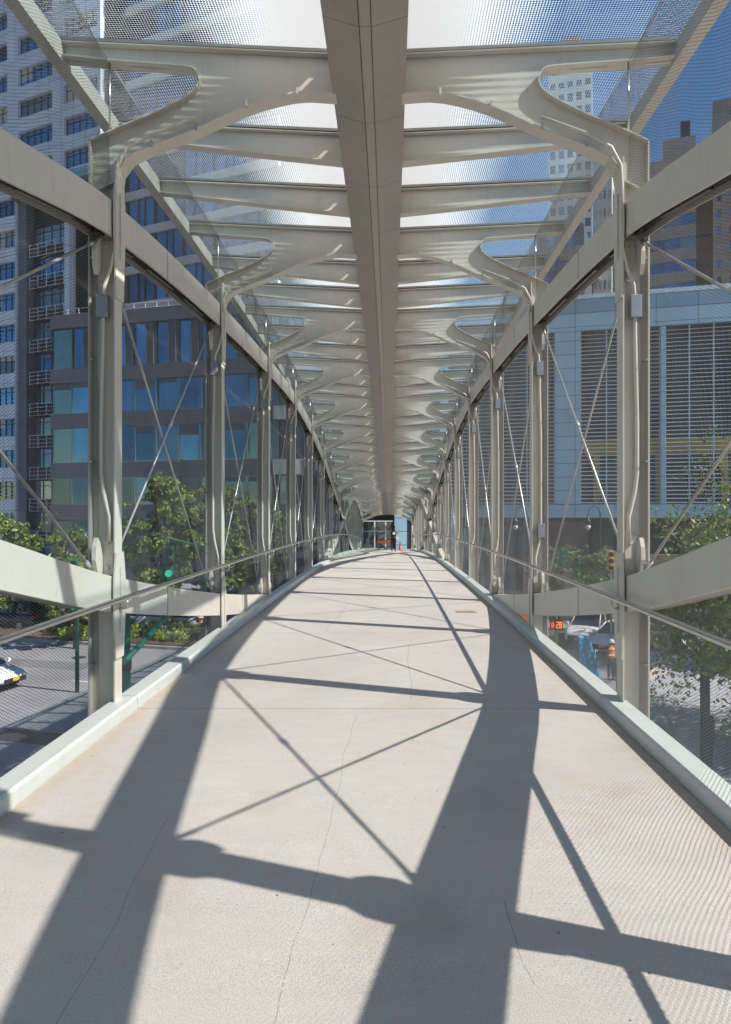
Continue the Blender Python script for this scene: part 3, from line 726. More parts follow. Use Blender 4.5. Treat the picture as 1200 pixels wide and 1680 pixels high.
# --- tower C: blue glass tower with pale slab bands
FC = Face((-29.5, 76.5), (2540, -1120))
rc = FC.root('glass_tower', 'blue glass apartment tower with pale slab bands rising behind the low slate block', 'building')
c0, c1 = FC.at(207)[0], FC.at(455)[0]; FHc = 4.15; 
B(c0, c1, .5, 7, 0, 22*FHc).build('core', M['void'], rc)
npn = 5; cw = (c1-c0)/npn
for k in range(22):
    z = 1.2+k*FHc
    B(c0-.1, c1+.1, 0, .5, z-.45, z+.45).build('slab_band', M['slabband'] if k > 6 else M['slate'], rc)
    if k > 2:
        for q in range(npn):
            x0, x1 = c0+q*cw+.05, c0+(q+1)*cw-.05
            o = B(x0, x1, .30, .34, z+.453, z+FHc-.453).build('window', M['win_teal'] if q >= 4 else (M['win_blue'] if (k*3+q*5) % 7 else M['win_dark']), rc)
            fr = MB()
            for f_ in (0, .38, .62, .97): fr.box(x0+f_*(x1-x0), x0+f_*(x1-x0)+.12, .2, .298, z+.454, z+FHc-.454)
            fr.build('mullion', M['mullion'], o)
# --- building beyond the bridge, coloured dark brown to carry the side street's shade
FJ = Face((0, 105), (1, -.26))
rj = FJ.root('background_block', 'dark brown block closing the street behind the far end of the bridge', 'building')
j0, j1 = FJ.at(490)[0], FJ.at(800)[0]
B(j0, j1, .3, 18, 0, 34).build('wall', M['darkbrown'], rj)
for k in range(8):
    for q in range(8):
        x0 = j0+1+q*(j1-j0-1)/8; B(x0, x0+(j1-j0)/8-1.2, .2, .28, 2+k*4, 4.6+k*4).build('window', M['win_dark'] if (k+q) % 3 else M['win_teal'], rj)
# --- building D : pale blue metal building with big louvres on a brick base
FD = Face((6.4, 60), (1, -.26))
rd = FD.root('louvered_building', 'pale blue metal building with huge louvre bays over a brick ground floor', 'building')
d0, d1 = FD.at(722)[0], FD.at(1330)[0]
zs_ = FD.at(1100, 850)[1]; ztop = FD.at(1100, 480)[1]; zlt = FD.at(1100, 533)[1]; zlb = FD.at(1100, 827)[1]
B(d0, d1, 1.6, 30, 0, ztop-.4).build('core', M['void'], rd)
B(d0, d1, 0, .5, zlt, ztop).build('wall', M['bluepanel'], rd)
B(d0, d1, .02, .5, zs_, zlb).build('wall', M['bluepanel'], rd)
B(d0-.1, d1+.1, -.12, .6, ztop+.003, ztop+.35).build('coping', M['louver'], rd)
bays = [(733, 911), (952, 1085), (1092, 1215), (1222, 1330)]
pv = [d0]+[FD.at(x)[0] for b_ in bays for x in b_]
edges = [(d0, FD.at(733)[0])]+[(FD.at(bays[k][1])[0], FD.at(bays[k+1][0])[0]) for k in range(3)]
for a, b in edges: B(a+.002, b-.002, .01, .5, zlb+.003, zlt-.003).build('wall', M['bluepanel'], rd)
for a, b in bays:
    x0, x1 = FD.at(a)[0], FD.at(b)[0]; lv = MB(); nz = 44
    for q in range(nz):
        z = zlb+.1+q*(zlt-zlb-.2)/nz
        lv.add([(x0, .12, z), (x1, .12, z), (x1, .30, z+.05), (x0, .30, z+.05), (x0, .12, z+.05), (x1, .12, z+.05), (x1, .30, z+.10), (x0, .30, z+.10)], [(0,1,2,3),(4,5,6,7),(0,1,5,4),(2,3,7,6)])
    nx = max(2, round((x1-x0)/2.2))
    for q in range(nx+1): lv.box(x0+q*(x1-x0-.1)/nx, x0+q*(x1-x0-.1)/nx+.1, .31, .42, zlb+.01, zlt-.01)
    lv.build('louver', M['louver'], rd)
yb_ = MB().box(FD.at(960)[0]+.01, d1-2.01, 1.01, 1.39, FD.at(1100, 742)[1], FD.at(1100, 716)[1])
for k in range(6): x = FD.at(975)[0]+k*5; yb_.box(x, x+.5, 1.0, 1.4, zlb+.2, FD.at(1100, 738)[1])
yb_.build('steel_beam', M['yellow'], rd)
# ground floor: brick piers, dark glazed openings, soffit
B(d0, d1, .3, 1.59, zs_-.35, zs_-.003).build('soffit', M['void'], rd)
pp = [(722, 742), (858, 890), (900, 965), (1040, 1060), (1120, 1150), (1230, 1260)]
for a, b in pp: B(FD.at(a)[0], FD.at(b)[0], .35, 1.55, 0, zs_-.36).build('pier', M['brick'], rd)
for k in range(14):
    x = d0+.5+k*(d1-d0)/14; o = B(x, x+(d1-d0)/14-.25, 1.50, 1.54, .3, zs_-.8).build('shop_window', M['win_dark'], rd)
    B(x, x+(d1-d0)/14-.25, 1.40, 1.49, 2.7, 2.85).build('transom', M['mullion'], o)
bw = tag(B(FD.at(1060)[0], FD.at(1250)[0], -3.2, -2.8, 0, 4.1).build('garden_wall', M['tanbrick']), 'low tan brick garden wall in front of the louvered building', 'wall'); bw.location = (FD.P.x, FD.P.y, 0); bw.rotation_euler.z = FD.rz
M['redmasonry'] = mk_panel('red_masonry', (.50, .24, .19), 2, .8, .03, .08, .7, .8)
# --- towers behind D
def tower(name, label, P, e, px0, px1, pytop, fh, bandh, wallmat, winmat, npane, nfl, z0=0, depth=20, rnd=0, cat='building', pier=0):
    F = Face(P, e); r = F.root(name, label, cat); x0, x1 = F.at(px0)[0], F.at(px1)[0]; zt = F.at((px0+px1)/2, pytop)[1]
    B(x0+.1, x1-.1, .5, depth, z0, zt-.2).build('core', M['void'], r)
    k = 0; z = zt
    wall = MB(); wall.box(x0, x1, 0, .5, zt-bandh*1.4, zt)
    while z-fh > z0 and k < nfl:
        z -= fh; wall.box(x0, x1, 0, .5, z-bandh, z)
        if k*npane < 92:
            for q in range(npane):
                a = x0+q*(x1-x0)/npane+.02; b = x0+(q+1)*(x1-x0)/npane-.02
                B(a+pier/2, b-pier/2, .2, .24, z+.003, z+fh-bandh-.003).build('window', winmat if (k*5+q*3) % 4 else M['win_pale'], r)
        k += 1
    if pier:
        for q in range(npane+1):
            a = x0+q*(x1-x0)/npane; wall.box(max(x0+.004, a-pier/2), min(x1-.004, a+pier/2), .006, .48, z0, zt-.01)
    wall.box(x0+.001, x1-.001, .012, depth, z0, max(z-bandh-.003, z0+.5)); wall.box(x1-.3, x1+.02, .5, depth+.1, z0, zt).box(x0-.02, x0+.3, .5, depth+.1, z0, zt)
    wall.build('wall', wallmat, r); return r, F, x0, x1, zt
r1, F1, x0, x1, zt = tower('banded_tower', 'brown banded office tower with dark ribbon windows, stepped roof top', (70, 118), (1, -.45), 1040, 1142, 262, 4.2, 2.2, M['brownstone'], M['win_blue'], 4, 22)
B(x0+5, x1, 3, 16, zt+.003, zt+5).build('penthouse', M['brownstone'], r1); B(x0+8, x1-1, 5, 13, zt+5.003, zt+9).build('plant_room', M['win_dark'], r1)
tower('brick_tower', 'dark brown slab tower with small square windows at the right edge', (85, 120), (1, -.45), 1170, 1320, 150, 3.2, 1.6, M['darkbrown'], M['win_blue'], 7, 40, pier=1.4)
rr_, F_, a_, b_, c_ = tower('plain_brown_tower', 'plain brown tower wall between the banded tower and the windowed slab', (80, 128), (1, -.45), 1136, 1168, 290, 6, 5.6, M['darkbrown'], M['win_dark'], 1, 6)
tower('white_tower', 'white tower with a grid of small dark windows beside the ribbed glass tower', (42, 128), (1, -.42), 974, 1004, 268, 3.4, 1.7, M['white'], M['win_dark'], 4, 22, pier=1.3)
tower('dark_green_tower', 'narrow dark glass tower right of the white tower', (48, 132), (1, -.42), 1006, 1030, 262, 3.4, .5, M['slate'], M['win_teal'], 2, 30)
rg, Fg, x0, x1, zt = tower('ribbed_glass_tower', 'deep blue ribbed glass tower left of the white tower', (28, 120), (1, -.42), 884, 958, 372, 3.6, .5, M['slate'], M['win_blue'], 5, 18)
B(x1-4, x1+1.2, -.8, 16, zt-6, zt-4).build('cornice', M['brownstone'], rg)
rt, Ft, x0, x1, zt = tower('red_crowned_tower', 'tall pale tower with stepped red masonry top, seen through the glass roof', (64, 190), (1, -.3), 900, 972, 120, 4, 1.6, M['white'], M['win_blue'], 5, 18, pier=.9)
B(x0+1.5, x1-1.5, 2, 14, zt+.003, zt+8).build('crown', M['redmasonry'], rt); B(x0+3.5, x1-3.5, 4, 11, zt+8.003, zt+13).build('crown', M['redmasonry'], rt)
# --- landing pavilion at the end of the bridge
rk = tag(empty('landing_pavilion', (0, 57.6, 0)), 'dark open landing with pale blue metal wall and doorway ending the bridge', 'building')
zf_ = H+DK(57)
B(-6, 6, 0, 14, zf_-1.2, zf_-.02).build('floor', M['path'], rk)
B(-6, 6, 9, 9.3, zf_, zf_+6).build('back_wall', M['darkbrown'], rk)
B(-6, 9, 0, 14, zf_+4.6, zf_+5).build('roof', M['void'], rk)
B(-6, -2.5, .5, 1, zf_, zf_+4.59).build('side_wall', M['slate'], rk)
B(.45, 1.5, .4, 8.9, zf_, zf_+4.59).build('metal_wall', M['bluepanel'], rk)
B(1.502, 2.3, .41, .8, zf_+2.7, zf_+4.58).build('metal_wall', M['bluepanel'], rk)
B(2.301, 6, .4, 8.9, zf_, zf_+4.59).build('metal_wall', M['bluepanel'], rk)
B(1.52, 2.28, .6, .66, zf_, zf_+2.68).build('door', M['mullion'], rk)
for k in range(3): B(-1.9+k*.8, -1.4+k*.8, 8.8, 8.99, zf_+2.2, zf_+2.35).build('white_strip', M['white'], rk)  # plain white strips on the back wall, without emission
bl = tag(empty('glass_balustrade', (0, 57.4, zf_)), 'white framed glass balustrade across the far end of the bridge', 'balustrade')
B(-2.3, .4, -.03, .03, 0, .12).build('kick_rail', M['white'], bl); B(-2.2, .3, -.02, .02, 2.35, 2.42).build('top_rail', M['white'], bl); B(-2.1, .3, -.03, .03, 1.5, 1.56).build('mid_rail', M['white'], bl)
for k in range(6): B(-2.2+k*.46, -2.2+k*.46+(.11 if k in (2, 4) else .04), -.015, .015, .125, 2.345).build('upright', M['white' if k in (2, 4) else 'fence'], bl)
B(-2.1, .25, .035, .045, .13, 2.3).build('glass_panel', M['clear'], bl)
# far background blocks fill the skyline below the horizon line
for (px0, px1, top, D, mat, nm, lab) in ((-200, 60, 30, 150, M['brownstone'], 'distant_block', 'brown masonry block far beyond the left trees'),):
    F = Face((0, D), (1, -.26)); r = F.root(nm, lab, 'building'); a, b = F.at(px0)[0], F.at(px1)[0]; B(a, b, 0, 20, 0, top).build('wall', mat, r)
    for k in range(6):
        for q in range(8): B(a+1+q*(b-a)/8, a+1+q*(b-a)/8+2.5, -.05, .0-.003, 3+k*4.3, 5.5+k*4.3).build('window', M['win_dark'], r)
# ------------------------------------------------------------------ trees and planting
def leaves(mb, c, rad, n, size, squash=1.0, flat=False):
    c = Vector(c)
    for _ in range(n):
        d = Vector(rng.normal(size=3)); d.normalize(); r = rad*(random.random()**.45)
        p = c+Vector((d.x*r, d.y*r, d.z*r*squash))
        a = Vector(rng.normal(size=3)).normalized()*size*random.uniform(.6, 1.3); b = a.cross(Vector(rng.normal(size=3))).normalized()*a.length*.5
        mb.v += [tuple(p-a), tuple(p+b), tuple(p+a), tuple(p-b)]; k = len(mb.v)-4; mb.f.append((k, k+1, k+2, k+3)); mb.s.append(False)
def tree(name, loc, h, cr, nclump, per, leaf, label, mat='leaf', th=.16, base=.28, group=None, droop=0, lean=0):
    root = tag(empty(name, loc), label, 'tree', group); tr = MB(); cl = MB()
    top = Vector((lean, 0, h*.8)); trunk = [Vector((0, 0, -.1)), Vector((lean*.2+.06, .04, h*.25)), Vector((lean*.5-.05, -.05, h*.5)), top]
    tr.tube(trunk, [th, th*.75, th*.5, th*.2], 8)
    for k in range(nclump):
        an = random.uniform(0, 6.28); zz = random.uniform(base, .97); prof = math.sin(math.pi*min(1, max(.08, (zz-base)/(1-base)*.85+.12)))**.7
        rr = cr*prof*random.uniform(.35, 1.0); c = Vector((lean*zz+rr*math.cos(an), rr*math.sin(an), h*zz-droop*rr))
        s0 = trunk[1].lerp(top, max(0, min(1, (zz-.3)*1.1))) if zz > .3 else trunk[1]
        mid = s0.lerp(c, .5)+Vector((0, 0, .15*rr)); 
        if k % 2 == 0: tr.tube([s0, mid, c], [th*.28, th*.16, th*.05], 5)
        cr_ = cr*random.uniform(.14, .32); leaves(cl, c, cr_, int(per*random.uniform(.6, 1.2)), leaf, .7)
        for _k in range(3):
            c2 = c+Vector(rng.normal(size=3))*cr_*.9; tr.tube([c, c2], [th*.06, th*.02], 4, cap=False); leaves(cl, c2, cr_*.45, int(per*.18), leaf*.7, .6)
    tr.build('trunk', M['bark'], root); cl.build('crown', M[mat], root); return root
tree('street_tree', (-13.2, 40, .1), 9.4, 2.4, 60, 130, .17, 'bushy green street tree behind the first left cross brace', group=None)
tree('street_tree', (-10.4, 42, .1), 9.0, 2.2, 55, 120, .17, 'slim street tree half hidden by the second left post')
tree('street_tree', (-8.4, 44, .1), 8.2, 1.9, 45, 110, .17, 'airy street tree seen between the second and third left posts')
tree('street_tree', (-24.5, 42, .1), 7.0, 3.0, 55, 130, .18, 'broad green tree at the left edge above the lower chord')
tree('street_tree', (-20.0, 43, .1), 5.9, 2.4, 40, 110, .17, 'small tree right of the broad tree at the left edge')
tree('street_tree', (-17.0, 37, .1), 4.9, 1.5, 26, 100, .14, 'low thin tree standing in the planted median')
tree('plaza_tree', (12.7, 20.5, .12), 9.0, 4.9, 140, 200, .105, 'near leafy tree with drooping branches over the right plaza', base=.34, droop=.35, th=.14)
tree('plaza_tree', (21.2, 31.5, .12), 10.6, 4.2, 90, 170, .15, 'large green tree behind the near plaza tree at the right edge', base=.3)
tree('plaza_tree', (25.5, 46, .12), 8.6, 3.5, 60, 150, .17, 'dark green tree farther back on the right plaza', mat='leaf_dark')
tree('young_tree', (11.3, 46, .12), 4.9, 1.9, 34, 120, .14, 'small young tree in front of the brick piers', base=.35)
tree('young_tree', (14.6, 45.5, .12), 4.6, 2.1, 34, 120, .14, 'second small tree right of the brick piers, beside the yellow signal', base=.3)
def hedge(name, a0, a1, b, hh, wdt, mat, label, n=1400, leaf=.09):
    mb = MB(); root_ = gp((a0+a1)/2, b)
    for _ in range(int(n)):
        a = random.uniform(a0, a1); c = b+random.uniform(-wdt, wdt); top = hh*(.75+.25*math.sin(a*2.1)+.2*math.sin(a*5.3)); z = .15+top*random.random()**.6
        x, y = gp(a, c); p = Vector((x, y, z)); q = Vector(rng.normal(size=3)).normalized()*leaf*random.uniform(.6, 1.4); r = q.cross(Vector(rng.normal(size=3))).normalized()*q.length*.6
        k = len(mb.v); mb.v += [tuple(p-q), tuple(p+r), tuple(p+q), tuple(p-r)]; mb.f.append((k, k+1, k+2, k+3)); mb.s.append(False)
    return tag(mb.build(name, M[mat]), label, 'shrub')
hedge('hedge', -28, -26.2, 29.5+3.6, .9, .45, 'leaf_lime', 'lime green shrub in the median at the left edge', 1800)
hedge('hedge', -26.1, -23.6, 33.7, .95, .5, 'leaf_lime', 'bright lime green shrub above the white car', 2600)
hedge('hedge', -22.4, -20.4, 33.9, .7, .5, 'leaf_lime', 'small lime green shrub left of the first left post', 1000)
hedge('hedge', -30, -9, 35.6, .8, 1.5, 'leaf_dark', 'long dark green hedge filling the planted median', 9000, .12)
# ------------------------------------------------------------------ vehicles
def vehicle(name, label, cat, loc, rz, kind='sedan', paint='carwhite', front_plate=True):
    root = tag(empty(name, (loc[0], loc[1], loc[2] if len(loc) > 2 else 0), rz), label, cat)
    suv = kind != 'sedan'; L = 4.7; Wd = .92
    # x forward; stations: x, half width, bottom, shoulder height
    st = [(-2.32, .70, .42, .78 if not suv else .95), (-2.2, .84, .30, .95 if not suv else 1.05), (-1.5, .91, .24, 1.0 if not suv else 1.08), (-.5, .92, .22, .97 if not suv else 1.05), (.7, .92, .22, .94 if not suv else 1.03), (1.3, .91, .24, .90 if not suv else 1.0), (1.9, .87, .26, .80 if not suv else .93), (2.25, .74, .32, .68 if not suv else .82), (2.36, .60, .40, .58 if not suv else .66)]
    mb = MB(); vs = []
    for x, wd, b, t in st:
        vs += [(x, -wd*.9, b), (x, -wd, b+.12), (x, -wd, (b+t)/2), (x, -wd*.95, t-.07), (x, -wd*.82, t), (x, 0, t+.03), (x, wd*.82, t), (x, wd*.95, t-.07), (x, wd, (b+t)/2), (x, wd, b+.12), (x, wd*.9, b)]
    n = 11; mb.add(vs, [(i*n+k, i*n+(k+1)%n, (i+1)*n+(k+1)%n, (i+1)*n+k) for i in range(len(st)-1) for k in range(n)]+[tuple(range(n)), tuple(range((len(st)-1)*n, len(st)*n))[::-1]], True)
    body = mb.build('body', M[paint], root); sd = body.modifiers.new('s', 'SUBSURF'); sd.levels = 1; sd.render_levels = 2
    zr = 1.43 if not suv else 1.74; zb = .93 if not suv else 1.03
    gx = [(-1.75, -1.15, .35, 1.15)] if not suv else [(-2.15, -1.95, .35, 1.05)]
    xb0, xr0, xr1, xb1 = (-1.85, -1.15, .25, 1.15) if not suv else (-2.2, -1.95, .25, 1.0)
    g = MB(); w0, w1 = .80, .62 if not suv else .68
    g.add([(xb0, -w0, zb), (xb1, -w0, zb-.02), (xb1, w0, zb-.02), (xb0, w0, zb), (xr0, -w1, zr), (xr1, -w1, zr), (xr1, w1, zr), (xr0, w1, zr)],
          [(0,3,2,1),(4,5,6,7),(0,1,5,4),(1,2,6,5),(2,3,7,6),(3,0,4,7)]); g.build('glasshouse', M['carglass'], root, .05)
    rf = MB().add([(xr0-.02, -w1-.01, zr-.03), (xr1+.02, -w1-.01, zr-.03), (xr1+.02, w1+.01, zr-.03), (xr0-.02, w1+.01, zr-.03), (xr0+.08, -w1+.06, zr+.05), (xr1-.1, -w1+.06, zr+.05), (xr1-.1, w1-.06, zr+.05), (xr0+.08, w1-.06, zr+.05)],
          [(0,3,2,1),(4,5,6,7),(0,1,5,4),(1,2,6,5),(2,3,7,6),(3,0,4,7)]).build('roof', M[paint], root, .02)
    pl = MB()
    for s in (-1, 1):
        for (xa, xc) in ((xb0+.1, xr0), (-.45, -.42), (xb1-.02, xr1)):
            pl.tube([(xa, s*(w0+.0), zb), (xc, s*(w1+.005), zr)], .035, 6)
    pl.build('pillars', M[paint], root)
    for sx in (-1.42, 1.42):
        for s in (-1, 1):
            wh = MB().tube([(sx, s*.70, .33), (sx, s*.93, .33)], .33, 20).build('wheel', M['tyre'], root)
            MB().tube([(sx, s*.90, .33), (sx, s*.945, .33)], .2, 12).build('rim', M['rim'], wh)
    for s in (-1, 1):
        zz = .60 if not suv else .74
        MB().add([(2.31, s*.42, zz-.06), (2.02, s*.86, zz+.02), (1.98, s*.87, zz+.14), (2.24, s*.45, zz+.07), (2.25, s*.40, zz-.06), (1.96, s*.80, zz), (1.95, s*.82, zz+.12), (2.2, s*.42, zz+.06)],
            [(0,1,2,3),(4,5,6,7),(0,1,5,4),(1,2,6,5),(2,3,7,6),(3,0,4,7)]).build('headlight', M['headlamp'], root)
        B(-2.36, -2.2, *sorted((s*.45, s*.80)), .78, .93).build('tail_light', M['carred'], root)
        MB().box(.85, 1.05, *sorted((s*.93, s*1.08)), zb-.02, zb+.13).build('mirror', M[paint], root, .02)
    B(2.30, 2.385, -.55, .55, .34, .55 if not suv else .66).build('grille', M['black'], root, .02)
    if front_plate: B(2.39, 2.40, -.16, .16, .42, .56).build('number_plate', M['plate'], root)
    return root
x, y = G(-48, 1126); vehicle('parked_car', 'white sedan with orange number plate on the road at the left edge', 'car', (x, y), R(-16), 'sedan')
x, y = G(228, 1034); vehicle('parked_car', 'white estate car stopped on the far road, left of the red tail light', 'car', (x, y), EA+R(180), 'suv', front_plate=False)
x, y = G(283, 1034); vehicle('parked_car', 'white car right behind the white estate car on the far road', 'car', (x, y), EA+R(180), 'sedan', front_plate=False)
x, y = G(20, 1030); vehicle('parked_car', 'dark blue car behind the median shrubs at the left', 'car', (x, y), EA+R(180), 'suv', 'cardark', front_plate=False)
x, y = G(968, 1052); vehicle('parked_car', 'white pickup-like car facing the plaza behind the blue tarpaulin', 'car', (x, y), R(-122), 'suv')
x, y = G(1016, 1064); vehicle('parked_car', 'white car partly hidden by the first right post', 'car', (x, y), R(-130), 'sedan')
x, y = G(850, 1003); vehicle('parked_car', 'dark car waiting on the far road below the right handrail', 'car', (x, y), EA, 'sedan', 'cardark', front_plate=False)
# ------------------------------------------------------------------ traffic signals, poles, lamps
def signal_head(parent, c, facing, housing='green_paint', lit=True):
    """three-lens head centred at c, facing is a unit vector in plan"""
    f = Vector((facing[0], facing[1], 0)).normalized(); s_ = Vector((-f.y, f.x, 0)); c = Vector(c)
    P = lambda a, b, z: c+s_*a+f*b+Vector((0, 0, z))
    mb = MB()
    mb.add([P(a, b, z) for z in (-.5, .5) for a, b in ((-.16, -.12), (.16, -.12), (.16, .12), (-.16, .12))], [(0,3,2,1),(4,5,6,7),(0,1,5,4),(1,2,6,5),(2,3,7,6),(3,0,4,7)])
    for k in range(3):
        z = .33-k*.33; mb.tube([P(0, .1, z), P(0, .30, z-.01)], .13, 12, cap=False)
    hd = mb.build('signal_head', M[housing], parent, .01)
    for k in range(3):
        z = .33-k*.33; MB().tube([P(0, .12, z), P(0, .14, z)], .115, 14).build('lens', M['lamp_green' if (k == 2 and lit) else 'lamp_off'], hd)
    return hd
sg = tag(empty('traffic_signal_pole', (-6.6, 24.6, 0)), 'green traffic signal pole with two mast arms beyond the first left bay', 'traffic signal')
Lp = lambda x, y, z: (x+6.6, y-24.6, z)
MB().tube([Lp(-6.6, 24.6, 0), Lp(-6.6, 24.6, 6.3)], [.11, .07], 10).build('pole', M['green_paint'], sg)
MB().tube([Lp(-6.6, 24.6, 6.1), Lp(-6.85, 21, 6.62)], [.05, .035], 8).build('mast_arm', M['green_paint'], sg)
MB().tube([Lp(-6.55, 24.55, 4.75), Lp(-5.4, 17, 4.95), Lp(-4.34, 11.2, 4.95)], [.075, .065, .05], 10).build('mast_arm', M['green_paint'], sg)
MB().tube([Lp(-6.84, 21.1, 6.6), Lp(-6.84, 21.1, 6.35)], .03, 6).build('hanger', M['green_paint'], sg)
signal_head(sg, Lp(-6.84, 21.1, 5.85), (.45, -1)); 
# second signal under the first bay
x, y = (127-639)/1120*28, 28
s2 = tag(empty('traffic_signal_pole', (x, y, 0)), 'green signal pole mostly hidden behind the near left lower chord', 'traffic signal')
MB().tube([(0, 0, 0), (0, 0, 5.5)], [.09, .07], 8).build('pole', M['green_dark'], s2); signal_head(s2, (0, -.25, 5.0), (.3, -1)); signal_head(s2, (0, -.25, 3.9), (.3, -1))
x, y = (207-639)/1120*19, 19
s3 = tag(empty('utility_post', (x, y, 0)), 'thick dark green post just right of the near left post', 'post'); MB().tube([(0, 0, 0), (0, 0, .5), (0, 0, .6), (0, 0, 4.85), (0, 0, 5.0)], [.22, .22, .13, .11, .03], 10).build('pole', M['green_paint'], s3); MB().tube([(0, 0, 3.0), (0, 0, 3.4)], .15, 10).build('clamp', M['green_dark'], s3)
# right side green pole + mast arm with signals
x, y = (878-639)/1120*40, 40
s4 = tag(empty('traffic_signal_pole', (x, y, 0)), 'slender green pole with curved mast arm in front of the brick piers', 'traffic signal')
MB().tube([(0, 0, 0), (0, 0, 6.2)], [.10, .06], 8).build('pole', M['green_paint'], s4)
MB().tube([(0, 0, 3.6), (.7, 0, 4.6), (1.6, 0, 4.95), (2.6, 0, 5.1)], [.05, .045, .04, .035], 8).build('mast_arm', M['green_paint'], s4)
signal_head(s4, (1.5, -.2, 4.75), (.9, -.5), lit=False); signal_head(s4, (2.4, -.2, 4.3), (-.3, -1), lit=False)
x, y = (1003-639)/1120*34, 34
s5 = tag(empty('traffic_signal_pole', (x, y, 0)), 'yellow traffic signal on a thin post left of the first right post', 'traffic signal')
MB().tube([(0, 0, 0), (0, 0, 5.4)], .06, 8).build('pole', M['fence'], s5); signal_head(s5, (-.1, -.22, 5.0), (-.2, -1), 'yellow', False); signal_head(s5, (.28, -.1, 4.9), (1, -.3), 'yellow', False)
# pedestrian signal: red hand and 28
x, y = (913-639)/1120*26, 26
ps = tag(empty('pedestrian_signal', (x, y, 0)), 'black pedestrian signal showing a red hand and 28', 'pedestrian signal')
rzp = math.atan2(x, y)*-1
ps.rotation_euler.z = rzp
zc = H-(1024.5-840)*26/1120
MB().tube([(0, .18, 0), (0, .18, zc+.5)], .05, 8).build('pole', M['green_dark'], ps)
hd = B(-.24, .24, -.10, .12, zc-.2, zc+.2).build('signal_box', M['black'], ps, .01)
B(-.26, .26, -.28, -.10, zc+.2, zc+.23).build('visor', M['black'], hd)
def seg(mb, x, z, h, wd, on, t=.026):
    S = {'a': (x, x+wd, z+h-t, z+h), 'g': (x, x+wd, z+h/2-t/2, z+h/2+t/2), 'd': (x, x+wd, z, z+t), 'f': (x, x+t, z+h/2, z+h), 'e': (x, x+t, z, z+h/2), 'b': (x+wd-t, x+wd, z+h/2, z+h), 'c': (x+wd-t, x+wd, z, z+h/2)}
    for k, c in enumerate(on): a, b, c1, c2 = S[c]; mb.box(a, b, -.112-.0005*k, -.102, c1, c2)
dg = MB(); seg(dg, .0, zc-.12, .24, .09, 'abged'); seg(dg, .115, zc-.12, .24, .09, 'abcdefg'); dg.build('countdown_digits', M['led_orange'], ps)
hn = MB().box(-.185, -.085, -.111, -.102, zc-.12, zc-.01)
for k, (a, hh) in enumerate(((-.185, .085), (-.157, .115), (-.129, .12), (-.101, .095))): hn.box(a, a+.02, -.111, -.102, zc-.009, zc-.009+hh)
hn.add([(-.084, -.111, zc-.09), (-.05, -.111, zc-.01), (-.065, -.111, zc+.01), (-.084, -.111, zc-.05), (-.084, -.102, zc-.09), (-.05, -.102, zc-.01), (-.065, -.102, zc+.01), (-.084, -.102, zc-.05)], [(0,1,2,3),(7,6,5,4),(0,1,5,4),(1,2,6,5),(2,3,7,6)])
hn.build('hand_symbol', M['led_red'], ps)
# teardrop lamps
def lamp(px, py, D, label):
    x = (px-639)/1120*D; z = H+(840-py)*D/1120
    r = tag(empty('street_lamp', (x+.9, D, .12)), label, 'street lamp', None)
    MB().tube([(0, 0, 0), (0, 0, .8), (0, 0, z+.9), (-.15, 0, z+1.35), (-.5, 0, z+1.5), (-.82, 0, z+1.3), (-.9, 0, z+.8)], [.14, .07, .05, .04, .035, .03, .03], 8).build('pole', M['green_dark'], r)
    MB().tube([(-.9, 0, z+.8), (-.9, 0, z+.55), (-.9, 0, z+.45), (-.9, 0, z+.1)], [.05, .09, .19, .23], 12).build('lamp_hood', M['green_dark'], r)
    MB().tube([(-.9, 0, z+.1), (-.9, 0, z-.15), (-.9, 0, z-.32)], [.20, .17, .04], 12).build('lamp_globe', M['white'], r)
lamp(846, 866, 52, 'teardrop street lamp hanging left of the second right post')
lamp(965, 866, 50, 'teardrop street lamp in front of the brick pier, right of the green mast arm')
# orange works sign
ws = tag(empty('works_board', (8.2, 40, 0)), 'orange roadworks board behind the pedestrian signal', 'sign')
B(-.9, .9, 0, .05, 1.0, 1.6).build('board', M['orange'], ws)
for xx in (-.8, .75): B(xx, xx+.06, .06, .11, 0, 1.6).build('leg', M['fence'], ws)
B(-.9, .9, .0, .045, .62, .72).build('rail', M['yellow'], ws)
# construction fence with blue tarpaulin
D = 26.0
fx0, fx1 = (905-639)/1120*D, (1012-639)/1120*D
cf_ = tag(empty('chain_link_fence', (fx0, D, .12)), 'galvanised chain link fence panels behind the right kerb', 'fence')
for k in range(4):
    xx = k*(fx1-fx0)/3; MB().tube([(xx, 0, 0), (xx, 0, 2.05)], .028, 8).build('post', M['fence'], cf_)
for z in (.1, 2.0): MB().tube([(0, 0, z), (fx1-fx0, 0, z)], .02, 6).build('rail', M['fence'], cf_)
mb = MB(); Lf = fx1-fx0
c = -2.0
while c < Lf:
    for sgn in (1, -1):
        a, b = (max(c, 0), min(c+1.9, Lf)); 
        if b > a+.02:
            za = .1+(a-c); zb2 = .1+(b-c)
            if sgn < 0: za, zb2 = 2.1-za, 2.1-zb2
            mb.tube([(a, 0, za), (b, 0, zb2)], .0035, 3, cap=False)
    c += .085
mb.build('fence_wire', M['fence'], cf_)
tp_ = MB(); W_ = 14; Hn = 18; vs = []
x0t = (950-639)/1120*(D-.15); 
for j in range(Hn+1):
    v = j/Hn; z = 2.62-v*2.45; l = -.03+.16*v**1.6; r = .32+.62*v**.7
    for i in range(W_+1):
        u = i/W_; vs.append((l+(r-l)*u, -.05-.014*math.sin(u*9+v*4)-.010*math.sin(u*17-v*6)-.04*v, z-.05*math.sin(u*3.1)))
fs = [(j*(W_+1)+i, j*(W_+1)+i+1, (j+1)*(W_+1)+i+1, (j+1)*(W_+1)+i) for j in range(Hn) for i in range(W_)]
